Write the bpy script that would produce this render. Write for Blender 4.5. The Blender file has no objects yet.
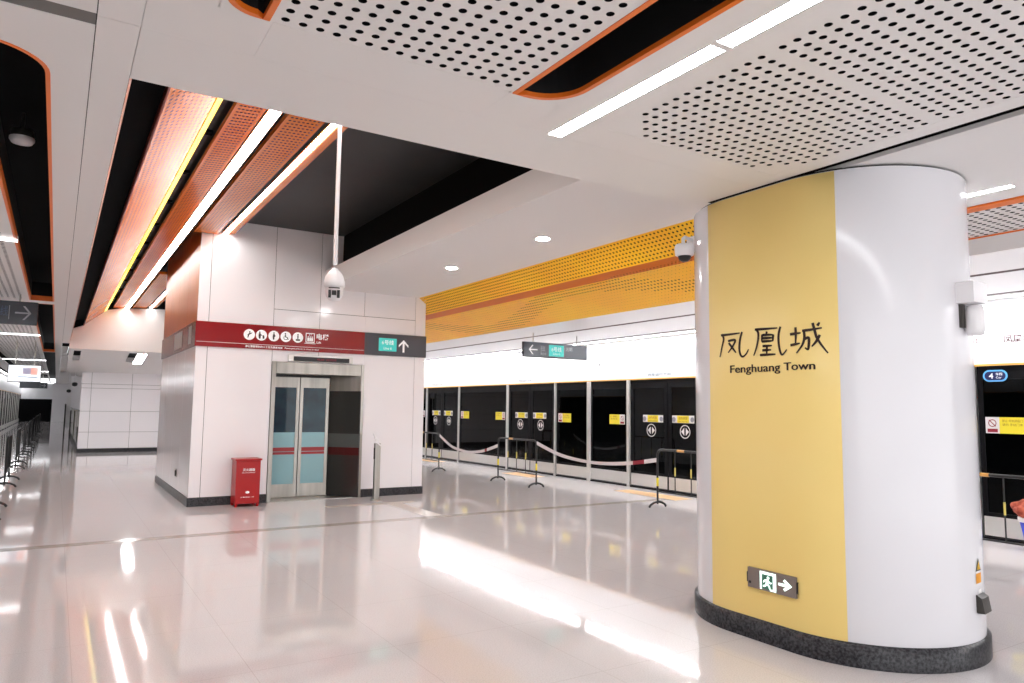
import bpy, bmesh, math, random
from mathutils import Vector, Matrix
random.seed(7)
PI = math.pi
scn = bpy.context.scene
COL = scn.collection

# ------------------------------------------------------------------ materials
def srgb(r, g, b):
    def f(c):
        c /= 255.0
        return c/12.92 if c <= 0.04045 else ((c+0.055)/1.055)**2.4
    return (f(r), f(g), f(b), 1.0)

def mat(name, col, rough=0.5, metal=0.0, spec=0.5, emit=None, strength=1.0, coat=0.0):
    m = bpy.data.materials.new(name); m.use_nodes = True
    b = m.node_tree.nodes['Principled BSDF']
    b.inputs['Base Color'].default_value = col
    b.inputs['Roughness'].default_value = rough
    b.inputs['Metallic'].default_value = metal
    b.inputs['Specular IOR Level'].default_value = spec
    b.inputs['Coat Weight'].default_value = coat
    if emit is not None:
        b.inputs['Emission Color'].default_value = emit
        b.inputs['Emission Strength'].default_value = strength
    return m

def noisy(m, scale, a, b, detail=2.0, rough_var=0.0, stretch=None):
    """base colour drifts between a and b with a noise texture in object space"""
    nt = m.node_tree; p = nt.nodes['Principled BSDF']
    tc = nt.nodes.new('ShaderNodeTexCoord'); n = nt.nodes.new('ShaderNodeTexNoise')
    n.inputs['Scale'].default_value = scale; n.inputs['Detail'].default_value = detail
    if stretch:
        mp = nt.nodes.new('ShaderNodeMapping'); mp.inputs['Scale'].default_value = stretch
        nt.links.new(tc.outputs['Object'], mp.inputs['Vector']); nt.links.new(mp.outputs['Vector'], n.inputs['Vector'])
    else:
        nt.links.new(tc.outputs['Object'], n.inputs['Vector'])
    r = nt.nodes.new('ShaderNodeValToRGB')
    r.color_ramp.elements[0].position = 0.35; r.color_ramp.elements[0].color = a
    r.color_ramp.elements[1].position = 0.65; r.color_ramp.elements[1].color = b
    nt.links.new(n.outputs['Fac'], r.inputs['Fac']); nt.links.new(r.outputs['Color'], p.inputs['Base Color'])
    return m

def emis(name, col, strength):
    m = mat(name, (0.8, 0.8, 0.8, 1), 0.5, emit=col, strength=strength)
    return m

M = {}
M['ceil'] = mat('white_ceiling_metal', srgb(226, 223, 221), 0.42, spec=0.35)
M['white'] = noisy(mat('white_enamel_panel', srgb(245, 243, 245), 0.14, spec=0.45), 0.7, srgb(243, 241, 244), srgb(247, 245, 247))
M['colwhite'] = noisy(mat('column_white_enamel', srgb(223, 222, 226), 0.12, spec=0.5), 0.9, srgb(221, 220, 224), srgb(225, 224, 228))
M['yellow'] = noisy(mat('yellow_enamel', srgb(240, 212, 134), 0.3, spec=0.35), 0.8, srgb(239, 210, 130), srgb(242, 215, 139))
M['header'] = mat('header_white', srgb(246, 246, 248), 0.25, spec=0.4)
M['orange'] = noisy(mat('orange_perforated_metal', srgb(228, 122, 38), 0.22, spec=0.8), 1.2, srgb(225, 116, 34), srgb(232, 128, 44))
M['amber'] = noisy(mat('amber_perforated_metal', srgb(254, 188, 10), 0.34, spec=0.3), 1.0, srgb(253, 182, 8), srgb(255, 198, 14))
M['ambershaded'] = mat('amber_fold_shaded', srgb(214, 104, 6), 0.4, spec=0.3)  # the fold gets less light; that shade is put into a darker amber
M['orangebrown'] = noisy(mat('orange_brown_panel', srgb(172, 84, 34), 0.3, spec=0.4), 1.2, srgb(164, 78, 30), srgb(182, 94, 42))  # orange-brown colour of the upper side panels
M['liner'] = mat('slot_liner', (0.012, 0.012, 0.013, 1), 0.7, spec=0.15)
M['rim'] = mat('orange_rim', srgb(228, 112, 28), 0.4)
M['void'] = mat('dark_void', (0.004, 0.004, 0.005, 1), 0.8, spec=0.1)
M['darkceil'] = noisy(mat('dark_ceiling', (0.035, 0.034, 0.034, 1), 0.5, spec=0.3), 1.0, (0.03, 0.029, 0.03, 1), (0.04, 0.038, 0.038, 1))
M['duct'] = noisy(mat('dark_grey_service', (0.06, 0.06, 0.065, 1), 0.6), 5, (0.03, 0.03, 0.035, 1), (0.10, 0.10, 0.105, 1))
M['steel'] = noisy(mat('brushed_steel', (0.5, 0.48, 0.44, 1), 0.28, metal=0.9), 9, (0.38, 0.36, 0.325, 1), (0.50, 0.475, 0.435, 1), stretch=(1, 1, 0.08))
M['steelL'] = mat('pale_steel', (0.75, 0.74, 0.71, 1), 0.35, metal=0.6)
M['granite'] = noisy(mat('black_granite', (0.03, 0.03, 0.033, 1), 0.3, spec=0.25), 55, (0.012, 0.012, 0.014, 1), (0.07, 0.068, 0.075, 1), detail=6)
M['black'] = mat('black_satin', (0.012, 0.012, 0.013, 1), 0.4)
M['frameblack'] = mat('door_frame_black', (0.006, 0.006, 0.007, 1), 0.45, spec=0.12)
M['red'] = mat('red_enamel', srgb(170, 4, 6), 0.3)
M['redband'] = mat('red_sign_film', srgb(142, 8, 14), 0.22)
M['dgrey'] = mat('charcoal_sign', srgb(66, 66, 74), 0.3)
M['sgrey'] = mat('hanging_sign_face', srgb(58, 62, 70), 0.18)
M['teal'] = mat('teal_patch', srgb(64, 190, 182), 0.4, emit=srgb(64, 190, 182), strength=0.25)
M['wtext'] = mat('white_lettering', srgb(246, 246, 246), 0.5, emit=(1, 1, 1, 1), strength=0.1)
M['gtext'] = mat('grey_lettering', srgb(150, 150, 158), 0.5)
M['htext'] = mat('header_lettering', (0.045, 0.045, 0.05, 1), 0.8, spec=0.05)
M['hpink'] = mat('header_pink_lettering', (0.06, 0.006, 0.01, 1), 0.8, spec=0.05)
M['hblue'] = mat('header_blue_lettering', (0.20, 0.27, 0.33, 1), 0.8, spec=0.05)
M['btext'] = mat('black_lettering', srgb(44, 24, 18), 0.5)
M['ptext'] = mat('pink_lettering', srgb(214, 140, 150), 0.5)
M['dredtext'] = mat('dark_red_lettering', srgb(150, 30, 50), 0.5)
M['ochre'] = mat('ochre_lettering', srgb(160, 120, 30), 0.5)
M['stickY'] = mat('yellow_sticker', srgb(242, 224, 56), 0.5)
M['stickW'] = mat('white_sticker', srgb(236, 234, 234), 0.5)
M['gold'] = mat('gold_trim', srgb(224, 168, 84), 0.35)
M['glassdoor'] = mat('frosted_teal_glass', srgb(150, 194, 202), 0.2, spec=0.4)
M['mirrorglass'] = noisy(mat('dark_mirror_glass', srgb(16, 44, 60), 0.03, spec=0.4), 2.5, srgb(12, 38, 54), srgb(28, 62, 76))
M['smoke'] = mat('smoked_side_glass', srgb(52, 52, 50), 0.1, spec=0.7)
M['palemirrored'] = mat('mirrored_pale_band', srgb(84, 88, 86), 0.14, spec=0.5)
M['redline'] = mat('red_glass_stripe', srgb(160, 40, 44), 0.3)
M['redmirrored'] = mat('mirrored_red_stripe', srgb(74, 28, 28), 0.2)
M['led'] = emis('led_diffuser', (0.98, 0.985, 1.0, 1), 22.0)
M['ledfin'] = emis('led_fin', (0.99, 0.985, 0.98, 1), 17.0)
M['ledy'] = emis('led_yellow_edge', (1.0, 0.82, 0.04, 1), 1.1)
M['ledwall'] = emis('led_wall_washer', (0.97, 0.98, 1.0, 1), 140.0)
M['ledleft'] = emis('led_left_edge', (0.97, 0.98, 1.0, 1), 18.0)
M['ledcross'] = emis('led_cross_bar', (0.98, 0.985, 1.0, 1), 7.0)
M['down'] = emis('downlight_lens', (0.98, 0.985, 1.0, 1), 300.0)
M['screen'] = emis('screen_glow', srgb(225, 232, 240), 0.6)
M['screenb'] = emis('screen_picture_blue', srgb(40, 60, 120), 0.5)
M['screeno'] = emis('screen_picture_orange', srgb(226, 104, 70), 0.5)
M['exitg'] = mat('exit_plate', srgb(128, 116, 110), 0.35)
M['exitw'] = emis('exit_glow', srgb(222, 255, 244), 0.95)
M['exitgreen'] = mat('exit_green', srgb(70, 120, 100), 0.5)
M['camwhite'] = mat('camera_white_plastic', srgb(238, 236, 238), 0.35)
M['camgrey'] = mat('camera_grey_plastic', srgb(206, 206, 206), 0.5)
M['warn'] = mat('warning_yellow', srgb(214, 170, 40), 0.5)
M['bartape'] = mat('pale_yellow_tape', srgb(222, 204, 104), 0.5)
M['warno'] = mat('warning_orange', srgb(226, 150, 30), 0.5)
M['brownbox'] = mat('dark_brown_plastic', srgb(62, 58, 54), 0.45)
M['stripe'] = noisy(mat('grey_floor_stripe', srgb(168, 158, 150), 0.16), 12, srgb(160, 150, 143), srgb(172, 163, 156))
M['tact'] = mat('tactile_strip', srgb(190, 180, 172), 0.3)
M['tacto'] = mat('orange_tactile', srgb(232, 190, 140), 0.35)
M['blue'] = mat('blue_plastic', srgb(30, 60, 220), 0.4)
M['cloth'] = noisy(mat('red_brown_cloth', srgb(170, 80, 50), 0.9), 20, srgb(140, 55, 40), srgb(190, 95, 70))
M['tapew'] = mat('white_barrier_tape', srgb(226, 220, 222), 0.5)
M['tunnel'] = noisy(mat('tunnel_wall', (0.02, 0.022, 0.024, 1), 0.8), 1, (0.015, 0.016, 0.018, 1), (0.03, 0.032, 0.034, 1))
M['cyan'] = mat('pale_blue_lettering', srgb(150, 178, 198), 0.5)
M['navy'] = mat('navy_badge', srgb(20, 30, 84), 0.4)
M['badgeblue'] = mat('blue_badge_rim', srgb(96, 170, 226), 0.4, emit=srgb(96, 170, 226), strength=0.2)
M['pane'] = mat('grey_panel', srgb(150, 150, 150), 0.3)

def glass_mat(name, tint, ior=1.5, rough=0.0):
    m = bpy.data.materials.new(name); m.use_nodes = True; nt = m.node_tree
    nt.nodes.remove(nt.nodes['Principled BSDF']); out = nt.nodes['Material Output']
    t = nt.nodes.new('ShaderNodeBsdfTransparent'); t.inputs['Color'].default_value = tint
    g = nt.nodes.new('ShaderNodeBsdfGlossy'); g.inputs['Roughness'].default_value = rough
    f = nt.nodes.new('ShaderNodeFresnel'); f.inputs['IOR'].default_value = ior
    mx = nt.nodes.new('ShaderNodeMixShader')
    nt.links.new(f.outputs[0], mx.inputs[0]); nt.links.new(t.outputs[0], mx.inputs[1]); nt.links.new(g.outputs[0], mx.inputs[2])
    nt.links.new(mx.outputs[0], out.inputs['Surface'])
    return m
M['glass'] = glass_mat('tinted_door_glass', (0.20, 0.22, 0.23, 1), 1.28, 0.01)
M['rail'] = glass_mat('balustrade_glass', (0.34, 0.36, 0.37, 1), 1.5, 0.02)

def floor_mat():
    m = mat('polished_floor_tiles', srgb(214, 206, 202), 0.09, spec=0.65); nt = m.node_tree; p = nt.nodes['Principled BSDF']
    tc = nt.nodes.new('ShaderNodeTexCoord'); sp = nt.nodes.new('ShaderNodeSeparateXYZ')
    nt.links.new(tc.outputs['Object'], sp.inputs[0])
    def math_(op, a, b=None, v=None):
        n = nt.nodes.new('ShaderNodeMath'); n.operation = op
        nt.links.new(a, n.inputs[0])
        if b is not None: nt.links.new(b, n.inputs[1])
        if v is not None: n.inputs[1].default_value = v
        return n.outputs[0]
    def seam(o, off, pitch):
        a = math_('ADD', o, v=off); a = math_('DIVIDE', a, v=pitch); a = math_('FRACT', a)
        a = math_('SUBTRACT', a, v=0.5); a = math_('ABSOLUTE', a); return math_('GREATER_THAN', a, v=0.5-0.0025)
    sx = seam(sp.outputs['X'], 20*0.95-0.18, 0.95); sy = seam(sp.outputs['Y'], 20*1.1-3.68, 1.1)
    s = math_('MAXIMUM', sx, sy)
    n1 = nt.nodes.new('ShaderNodeTexNoise'); n1.inputs['Scale'].default_value = 120; n1.inputs['Detail'].default_value = 3
    nt.links.new(tc.outputs['Object'], n1.inputs['Vector'])
    r = nt.nodes.new('ShaderNodeValToRGB'); r.color_ramp.elements[0].position = 0.36; r.color_ramp.elements[0].color = srgb(203, 197, 197)
    r.color_ramp.elements[1].position = 0.56; r.color_ramp.elements[1].color = srgb(217, 212, 212)
    nt.links.new(n1.outputs['Fac'], r.inputs['Fac'])
    n2 = nt.nodes.new('ShaderNodeTexNoise'); n2.inputs['Scale'].default_value = 0.55; n2.inputs['Detail'].default_value = 2
    nt.links.new(tc.outputs['Object'], n2.inputs['Vector'])
    rr = nt.nodes.new('ShaderNodeMapRange'); rr.inputs['To Min'].default_value = 0.03; rr.inputs['To Max'].default_value = 0.08
    nt.links.new(n2.outputs['Fac'], rr.inputs['Value']); nt.links.new(rr.outputs[0], p.inputs['Roughness'])
    mx = nt.nodes.new('ShaderNodeMix'); mx.data_type = 'RGBA'
    nt.links.new(s, mx.inputs['Factor']); nt.links.new(r.outputs['Color'], mx.inputs['A']); mx.inputs['B'].default_value = srgb(196, 189, 187)
    nt.links.new(mx.outputs['Result'], p.inputs['Base Color'])
    return m
M['floor'] = floor_mat()

# ------------------------------------------------------------------ mesh helpers
class MB:
    def __init__(s): s.v = []; s.f = []; s.mi = []; s.mats = []; s.smooth = []; s.cur = 0; s.sm = False
    def use(s, m):
        if m not in s.mats: s.mats.append(m)
        s.cur = s.mats.index(m); return s
    def poly(s, pts, smooth=None):
        b = len(s.v); s.v += [tuple(p) for p in pts]; s.f.append(tuple(range(b, b+len(pts)))); s.mi.append(s.cur); s.smooth.append(s.sm if smooth is None else smooth)
    def faces(s, verts, faces, smooth=False):
        b = len(s.v); s.v += [tuple(p) for p in verts]
        for f in faces: s.f.append(tuple(b+i for i in f)); s.mi.append(s.cur); s.smooth.append(smooth)
    def box(s, x0, x1, y0, y1, z0, z1, bev=0.0):
        if x0 > x1: x0, x1 = x1, x0
        if y0 > y1: y0, y1 = y1, y0
        if z0 > z1: z0, z1 = z1, z0
        if bev <= 0:
            s.faces([(x0,y0,z0),(x1,y0,z0),(x1,y1,z0),(x0,y1,z0),(x0,y0,z1),(x1,y0,z1),(x1,y1,z1),(x0,y1,z1)],
                    [(0,3,2,1),(4,5,6,7),(0,1,5,4),(1,2,6,5),(2,3,7,6),(3,0,4,7)])
        else:
            bm = bmesh.new(); bmesh.ops.create_cube(bm, size=1.0)
            for v in bm.verts: v.co = ((x0+x1)/2+v.co.x*(x1-x0), (y0+y1)/2+v.co.y*(y1-y0), (z0+z1)/2+v.co.z*(z1-z0))
            bmesh.ops.bevel(bm, geom=bm.edges[:], offset=bev, segments=2, affect='EDGES', profile=0.6)
            bm.verts.index_update(); s.faces([v.co[:] for v in bm.verts], [[v.index for v in f.verts] for f in bm.faces]); bm.free()
        return s
    def tube(s, path, r, n=8, cap=True, smooth=True):
        P = [Vector(p) for p in path]; rings = []
        rr = r if isinstance(r, (list, tuple)) else [r]*len(P)
        up = Vector((0, 0, 1)); prev = None
        for i, p in enumerate(P):
            t = (P[min(i+1, len(P)-1)]-P[max(i-1, 0)]).normalized()
            if prev is None:
                a = t.cross(up)
                if a.length < 1e-3: a = t.cross(Vector((1, 0, 0)))
            else: a = prev - t*prev.dot(t)
            a.normalize(); prev = a; b = t.cross(a)
            rings.append([p+(a*math.cos(2*PI*k/n)+b*math.sin(2*PI*k/n))*rr[i] for k in range(n)])
        verts = [v for ring in rings for v in ring]; faces = []
        for i in range(len(P)-1):
            for k in range(n):
                faces.append((i*n+k, i*n+(k+1) % n, (i+1)*n+(k+1) % n, (i+1)*n+k))
        s.faces(verts, faces, smooth)
        if cap: s.poly(rings[0][::-1], False); s.poly(rings[-1], False)
        return s
    def lathe(s, prof, c=(0,0,0), n=24, smooth=True, axis='z'):
        verts = []; faces = []
        for r, z in prof:
            for k in range(n):
                a = 2*PI*k/n; q = (r*math.cos(a), r*math.sin(a), z)
                if axis == 'y': q = (q[0], q[2], q[1])
                if axis == 'x': q = (q[2], q[0], q[1])
                verts.append((c[0]+q[0], c[1]+q[1], c[2]+q[2]))
        for i in range(len(prof)-1):
            for k in range(n): faces.append((i*n+k, i*n+(k+1) % n, (i+1)*n+(k+1) % n, (i+1)*n+k))
        s.faces(verts, faces, smooth)
        for i in (0, len(prof)-1):
            if prof[i][0] > 1e-4: s.poly(verts[i*n:(i+1)*n], False)
        return s
    def disc(s, c, r, n=20, plane='xz', sy=1.0):
        pts = []
        for k in range(n):
            a = 2*PI*k/n; u, v = r*math.cos(a), r*sy*math.sin(a)
            pts.append((c[0]+u, c[1], c[2]+v) if plane == 'xz' else (c[0], c[1]-u, c[2]+v) if plane == 'yz' else (c[0]+u, c[1]+v, c[2]))
        s.poly(pts); return s
    def build(s, name, m=None, parent=None):
        me = bpy.data.meshes.new(name); me.from_pydata(s.v, [], s.f)
        ms = s.mats if s.mats else [m]
        for q in ms: me.materials.append(q)
        if s.mats: me.polygons.foreach_set('material_index', s.mi)
        me.polygons.foreach_set('use_smooth', s.smooth); me.update()
        o = bpy.data.objects.new(name, me); COL.objects.link(o)
        if parent is not None: o.parent = parent; o.matrix_parent_inverse = parent.matrix_basis.inverted()
        return o

def recalc(o):
    bm = bmesh.new(); bm.from_mesh(o.data); bmesh.ops.remove_doubles(bm, verts=bm.verts, dist=1e-5); bmesh.ops.recalc_face_normals(bm, faces=bm.faces); bm.to_mesh(o.data); bm.free(); return o

def tag(o, label, cat, group=None, kind=None):
    o['label'] = label; o['category'] = cat
    if group: o['group'] = group
    if kind: o['kind'] = kind
    return o
def thing(name, label, cat, loc=(0,0,0), group=None, rz=0.0):
    o = bpy.data.objects.new(name, None); COL.objects.link(o); o.location = loc; o.rotation_euler = (0,0,rz); o.empty_display_size = 0.1
    return tag(o, label, cat, group)
def struct(o): o['kind'] = 'structure'; return o
def copy_tree(o, parent=None):
    c = o.copy(); COL.objects.link(c)
    if parent is not None: c.parent = parent
    for ch in list(o.children): copy_tree(ch, c)
    return c

TEXT_CACHE = {}
def text_polys(body, bold=0.0):
    """flat glyph mesh of a string, normalised to width 0..1 with its aspect"""
    key = (body, bold)
    if key in TEXT_CACHE: return TEXT_CACHE[key]
    cu = bpy.data.curves.new('lettering', 'FONT'); cu.body = body; cu.size = 1.0; cu.resolution_u = 3; cu.offset = bold
    o = bpy.data.objects.new('lettering', cu); COL.objects.link(o)
    dg = bpy.context.evaluated_depsgraph_get(); me = bpy.data.meshes.new_from_object(o.evaluated_get(dg))
    vs = [v.co.copy() for v in me.vertices]; fs = [tuple(p.vertices) for p in me.polygons]
    bpy.data.objects.remove(o); bpy.data.curves.remove(cu); bpy.data.meshes.remove(me)
    if not vs: vs = [Vector((0,0,0)), Vector((1,0,0)), Vector((1,1,0))]; fs = [(0,1,2)]
    x0 = min(v.x for v in vs); x1 = max(v.x for v in vs); y0 = min(v.y for v in vs); y1 = max(v.y for v in vs)
    TEXT_CACHE[key] = ([((v.x-x0), (v.y-y0)) for v in vs], fs, x1-x0, y1-y0); return TEXT_CACHE[key]
def add_text(mb, body, fn, u0, u1, v0, v1, bold=0.0):
    """map the string's box onto [u0,u1]x[v0,v1]; fn(u,v)->xyz"""
    vs, fs, w, h = text_polys(body, bold)
    mb.faces([fn(u0+(u1-u0)*x/w, v0+(v1-v0)*y/h) for x, y in vs], fs)

def stroke(mb, pts, w, fn, taper=True, n=10):
    """brush stroke along a smoothed polyline in (u,v)"""
    P = []
    for i in range(len(pts)-1):
        p0 = pts[max(i-1, 0)]; p1 = pts[i]; p2 = pts[i+1]; p3 = pts[min(i+2, len(pts)-1)]
        for k in range(n):
            t = k/n
            P.append(tuple(0.5*((2*p1[j])+(-p0[j]+p2[j])*t+(2*p0[j]-5*p1[j]+4*p2[j]-p3[j])*t*t+(-p0[j]+3*p1[j]-3*p2[j]+p3[j])*t**3) for j in (0,1)))
    P.append(pts[-1])
    L = []; R = []
    for i, p in enumerate(P):
        a = P[max(i-1, 0)]; b = P[min(i+1, len(P)-1)]; dx, dy = b[0]-a[0], b[1]-a[1]; l = math.hypot(dx, dy) or 1
        t = i/(len(P)-1); ww = w*(1.0-0.45*t if taper else 1.0)*(0.85+0.25*math.sin(PI*t))
        L.append((p[0]-dy/l*ww/2, p[1]+dx/l*ww/2)); R.append((p[0]+dy/l*ww/2, p[1]-dx/l*ww/2))
    for i in range(len(P)-1): mb.poly([fn(*R[i]), fn(*R[i+1]), fn(*L[i+1]), fn(*L[i])])

def perf(mb, f, u0, u1, v0, v1, nu, nv, rad, seg=8, fd=None):
    """perforated sheet: nu x nv cells, each with a round hole of radius rad(i,j); f(u,v)->xyz, fd(u,v): hole wall depth"""
    pu = (u1-u0)/nu; pv = (v1-v0)/nv; wall_mi = mb.cur
    if fd: keep = mb.cur; mb.use(M['void']); wall_mi = mb.cur; mb.cur = keep  # hole walls take a near-black colour for the shade inside
    for j in range(nv):
        for i in range(nu):
            a0 = u0+i*pu; a1 = a0+pu; b0 = v0+j*pv; b1 = b0+pv
            r = rad(i, j)
            if r <= 0: mb.poly([f(a0,b0), f(a1,b0), f(a1,b1), f(a0,b1)]); continue
            cu, cv = (a0+a1)/2, (b0+b1)/2; inn = []; out = []
            for k in range(seg):
                th = 2*PI*k/seg; c, s_ = math.cos(th), math.sin(th); q = max(abs(c), abs(s_))
                inn.append((cu+r*c, cv+r*s_)); out.append((cu+pu/2*c/q, cv+pv/2*s_/q))
            b = len(mb.v); mb.v += [tuple(f(*p)) for p in inn]+[tuple(f(*p)) for p in out]
            fs = [(k, (k+1) % seg, seg+(k+1) % seg, seg+k) for k in range(seg)]
            if fd:
                mb.v += [tuple(fd(*p)) for p in inn]; fs += [(k, (k+1) % seg, 2*seg+(k+1) % seg, 2*seg+k) for k in range(seg)]
            for n_, q in enumerate(fs): mb.f.append(tuple(b+x for x in q)); mb.mi.append(mb.cur if n_ < seg else wall_mi); mb.smooth.append(False)

# ------------------------------------------------------------------ camera
f_px = 719.09; yaw, pit, rol = [math.radians(a) for a in (32.2224, 5.3173, 0.7188)]
fwd = Vector((math.sin(yaw)*math.cos(pit), math.cos(yaw)*math.cos(pit), math.sin(pit)))
rt = Vector((math.cos(yaw), -math.sin(yaw), 0)); up = rt.cross(fwd)
r2 = rt*math.cos(rol)+up*math.sin(rol); u2 = up*math.cos(rol)-rt*math.sin(rol)
cam = bpy.data.cameras.new('camera'); cam.sensor_width = 36.0; cam.lens = f_px/1024*36.0; cam.clip_start = 0.05; cam.clip_end = 300
co = bpy.data.objects.new('camera', cam); COL.objects.link(co)
mw = Matrix(((r2.x, u2.x, -fwd.x, 0), (r2.y, u2.y, -fwd.y, 0), (r2.z, u2.z, -fwd.z, 1.65), (0, 0, 0, 1)))
co.matrix_world = mw; scn.camera = co

# ------------------------------------------------------------------ floor and shell
XL, XR = -2.6, 10.6
o = MB().box(XL-0.05, XR+0.1, -4, 80, -0.1, 0).build('floor', M['floor']); struct(o)
o = MB().box(-2.4, 10.1, 9.885, 10.085, -0.02, 0.002).build('trim_1', M['stripe']); struct(o)
o = MB().box(3.85, 5.42, 11.66, 11.86, -0.02, 0.002).box(4.86, 5.14, 10.085, 11.66, -0.02, 0.002).build('trim_2', M['tact']); struct(o)
for k, (x0, x1, y0, y1) in enumerate([(9.75, 10.2, 9.75, 11.5), (9.75, 10.2, 14.6, 15.9), (9.75, 10.2, 19.9, 21.6)]):
    struct(MB().box(x0, x1, y0, y1, -0.02, 0.003).build('trim_%d' % (3+k), M['tacto']))
# tunnels behind the screen doors
for nm, xa, xb in (('wall_right', 13.2, 13.4), ('wall_left', -5.4, -5.2)):
    struct(MB().box(xa, xb, -4, 80, -1.2, 4.9).build(nm, M['tunnel']))
b = MB().use(M['tunnel'])
b.box(10.75, 13.3, -4, 80, -1.2, -1.1).box(10.75, 13.3, -4, 80, 4.6, 4.7).box(-5.3, -2.75, -4, 80, -1.2, -1.1).box(-5.3, -2.75, -4, 80, 4.6, 4.7)
struct(b.build('trim_6'))
# end wall of the platform
b = MB(); b.use(M['void']).box(-2.6, -0.3, 75, 75.2, 0, 1.95).box(-5.4, -2.6, 75, 75.2, -1.2, 4.8).box(10.9, 13.4, 75, 75.2, -1.2, 4.8); b.use(M['header']).box(-2.6, -0.3, 75, 75.2, 1.95, 3.3); b.use(M['white']).box(-0.3, 11, 75, 75.2, 0, 3.4)
struct(b.build('wall_back'))

# ------------------------------------------------------------------ ceiling
ZC = 3.35
def plate(mb, x0, x1, y0, y1, z=ZC, t=0.03, g=0.002): mb.box(x0+g, x1-g, y0+g, y1-g, z, z+t)
Y0 = -4.0
b = MB().use(M['ceil'])
# beam strip beside the dark gap
plate(b, 0.05, 0.224, Y0, 3.54); plate(b, 0.05, 0.224, 3.54, 24.1); plate(b, 0.05, 0.224, 24.1, 75)
b.use(mat('brown_liner', srgb(150, 86, 62), 0.5)).poly([(0.224, 4.13, 3.352), (0.27, 4.13, 3.60), (0.27, 24.1, 3.60), (0.224, 24.1, 3.352)]); b.use(M['ceil'])
# near ceiling, right of the beam
plate(b, 0.224, 4.415, 3.54, 4.15, g=0.001)
plate(b, 0.224, 0.49, Y0, 3.54, g=0); plate(b, 0.49, 0.70, 3.165, 3.54, g=0); plate(b, 0.70, 0.716, Y0, 3.54, g=0)
plate(b, 0.716, 1.975, 3.165, 3.54, g=0.001); plate(b, 1.975, 2.315, 3.185, 3.54, g=0)
plate(b, 1.962, 1.985, Y0, 3.185, g=0); plate(b, 2.31, 2.475, Y0, 3.54, g=0); plate(b, 2.59, 2.737, Y0, 3.54, g=0)
b.box(2.475, 2.59, 2.194, 2.232, ZC-0.001, ZC+0.03); plate(b, 2.737, 4.27, 3.285, 3.54, g=0); plate(b, 4.27, 4.415, Y0, 3.54, g=0)
# corner fillers of the rounded slots
def corner(mb, cx, cy, r, a0, a1, px, py, z=ZC):
    pts = [(cx+r*math.cos(a0+(a1-a0)*k/8), cy+r*math.sin(a0+(a1-a0)*k/8), z) for k in range(9)]
    for k in range(8): mb.poly([(px, py, z), pts[k], pts[k+1]])
corner(b, 2.06, 2.93, 0.25, 0, PI/2, 2.315, 3.19); corner(b, 0.64, 3.01, 0.15, PI/2, PI, 0.485, 3.17)
# right of the joint by the column
plate(b, 4.54, 5.89, Y0, 4.15, g=0.001); plate(b, 5.98, 6.26, Y0, 4.15, g=0); plate(b, 5.89, 5.98, 3.55, 4.15, g=0); plate(b, 5.89, 5.98, Y0, 2.44, g=0)
# riser above the front edge and plenum top
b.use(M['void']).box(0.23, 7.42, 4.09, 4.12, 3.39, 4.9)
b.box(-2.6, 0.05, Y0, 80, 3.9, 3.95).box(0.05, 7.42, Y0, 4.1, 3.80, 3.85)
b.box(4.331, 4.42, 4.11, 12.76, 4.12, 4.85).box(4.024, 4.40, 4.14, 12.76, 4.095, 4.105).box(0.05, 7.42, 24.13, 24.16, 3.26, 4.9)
b.box(4.40, 10.6, 4.13, 30, 4.6, 4.65).box(7.40, 10.6, Y0, 4.13, 4.0, 4.05).box(0.05, 0.56, 4.15, 24.1, 4.03, 4.06).box(0.04, 0.055, 4.15, 24.1, 3.4, 4.25)  # near-black sheet above the beam gap stands in for its shade
b.use(M['darkceil']).box(0.05, 4.33, 4.12, 24.1, 4.79, 4.83)
# left ceiling
b.use(M['ceil'])
b.box(-0.127, 0.048, 3.64, 28.6, ZC, ZC+0.03); plate(b, -1.7, -0.127, 3.64, 4.02, g=0); plate(b, -2.6, 0.05, Y0, 3.525)
plate(b, -0.475, -0.127, 14.3, 14.75, g=0); plate(b, -0.475, -0.127, 28.6, 28.9, g=0); plate(b, -1.7, -0.475, 14.45, 14.75); plate(b, -0.127, 0.05, 28.6, 75)
plate(b, -0.55, -0.475, 4.02, 14.45, g=0); plate(b, -0.55, -0.475, 14.75, 75, g=0)
corner(b, -0.427, 4.32, 0.30, -PI/2, 0, -0.127, 4.02)
b.use(mat('groove_grey', srgb(104, 101, 98), 0.5)).box(-2.6, 0.048, 3.524, 3.641, 3.353, 3.36)
b.use(M['ceil']); plate(b, -2.6, -2.45, Y0, 75, z=3.18); plate(b, -2.2, -1.75, 3.6, 75, z=3.2)
# lowered ceiling in front of the far block, and the fascia above it
b.use(M['ceil'])
def slz(y): return 3.2-(y-24.1)*0.1244
prof = [(0.225, 3.75), (0.55, 3.90), (1.105, 4.38), (1.5, 4.47), (2.5, 4.52), (7.0, 4.6)]
for i in range(len(prof)-1):
    (xa, za), (xb, zb) = prof[i], prof[i+1]
    b.poly([(xa, 24.1, 3.2), (xb, 24.1, 3.2), (xb, 24.1, zb), (xa, 24.1, za)])
holes = [(0.35, 0.53, 24.42, 25.95), (1.78, 1.98, 24.36, 26.0)]
def slope_rect(x0, x1, y0, y1): b.poly([(x0, y0, slz(y0)), (x0, y1, slz(y1)), (x1, y1, slz(y1)), (x1, y0, slz(y0))])
slope_rect(0.225, 7.0, 24.1, 24.39); slope_rect(0.225, 7.0, 25.97, 28.4)
for x0, x1 in ((0.225, 0.35), (0.53, 1.78), (1.98, 7.0)): slope_rect(x0, x1, 24.39, 25.97)
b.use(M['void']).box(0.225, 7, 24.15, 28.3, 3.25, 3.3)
b.use(M['ceil'])
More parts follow.
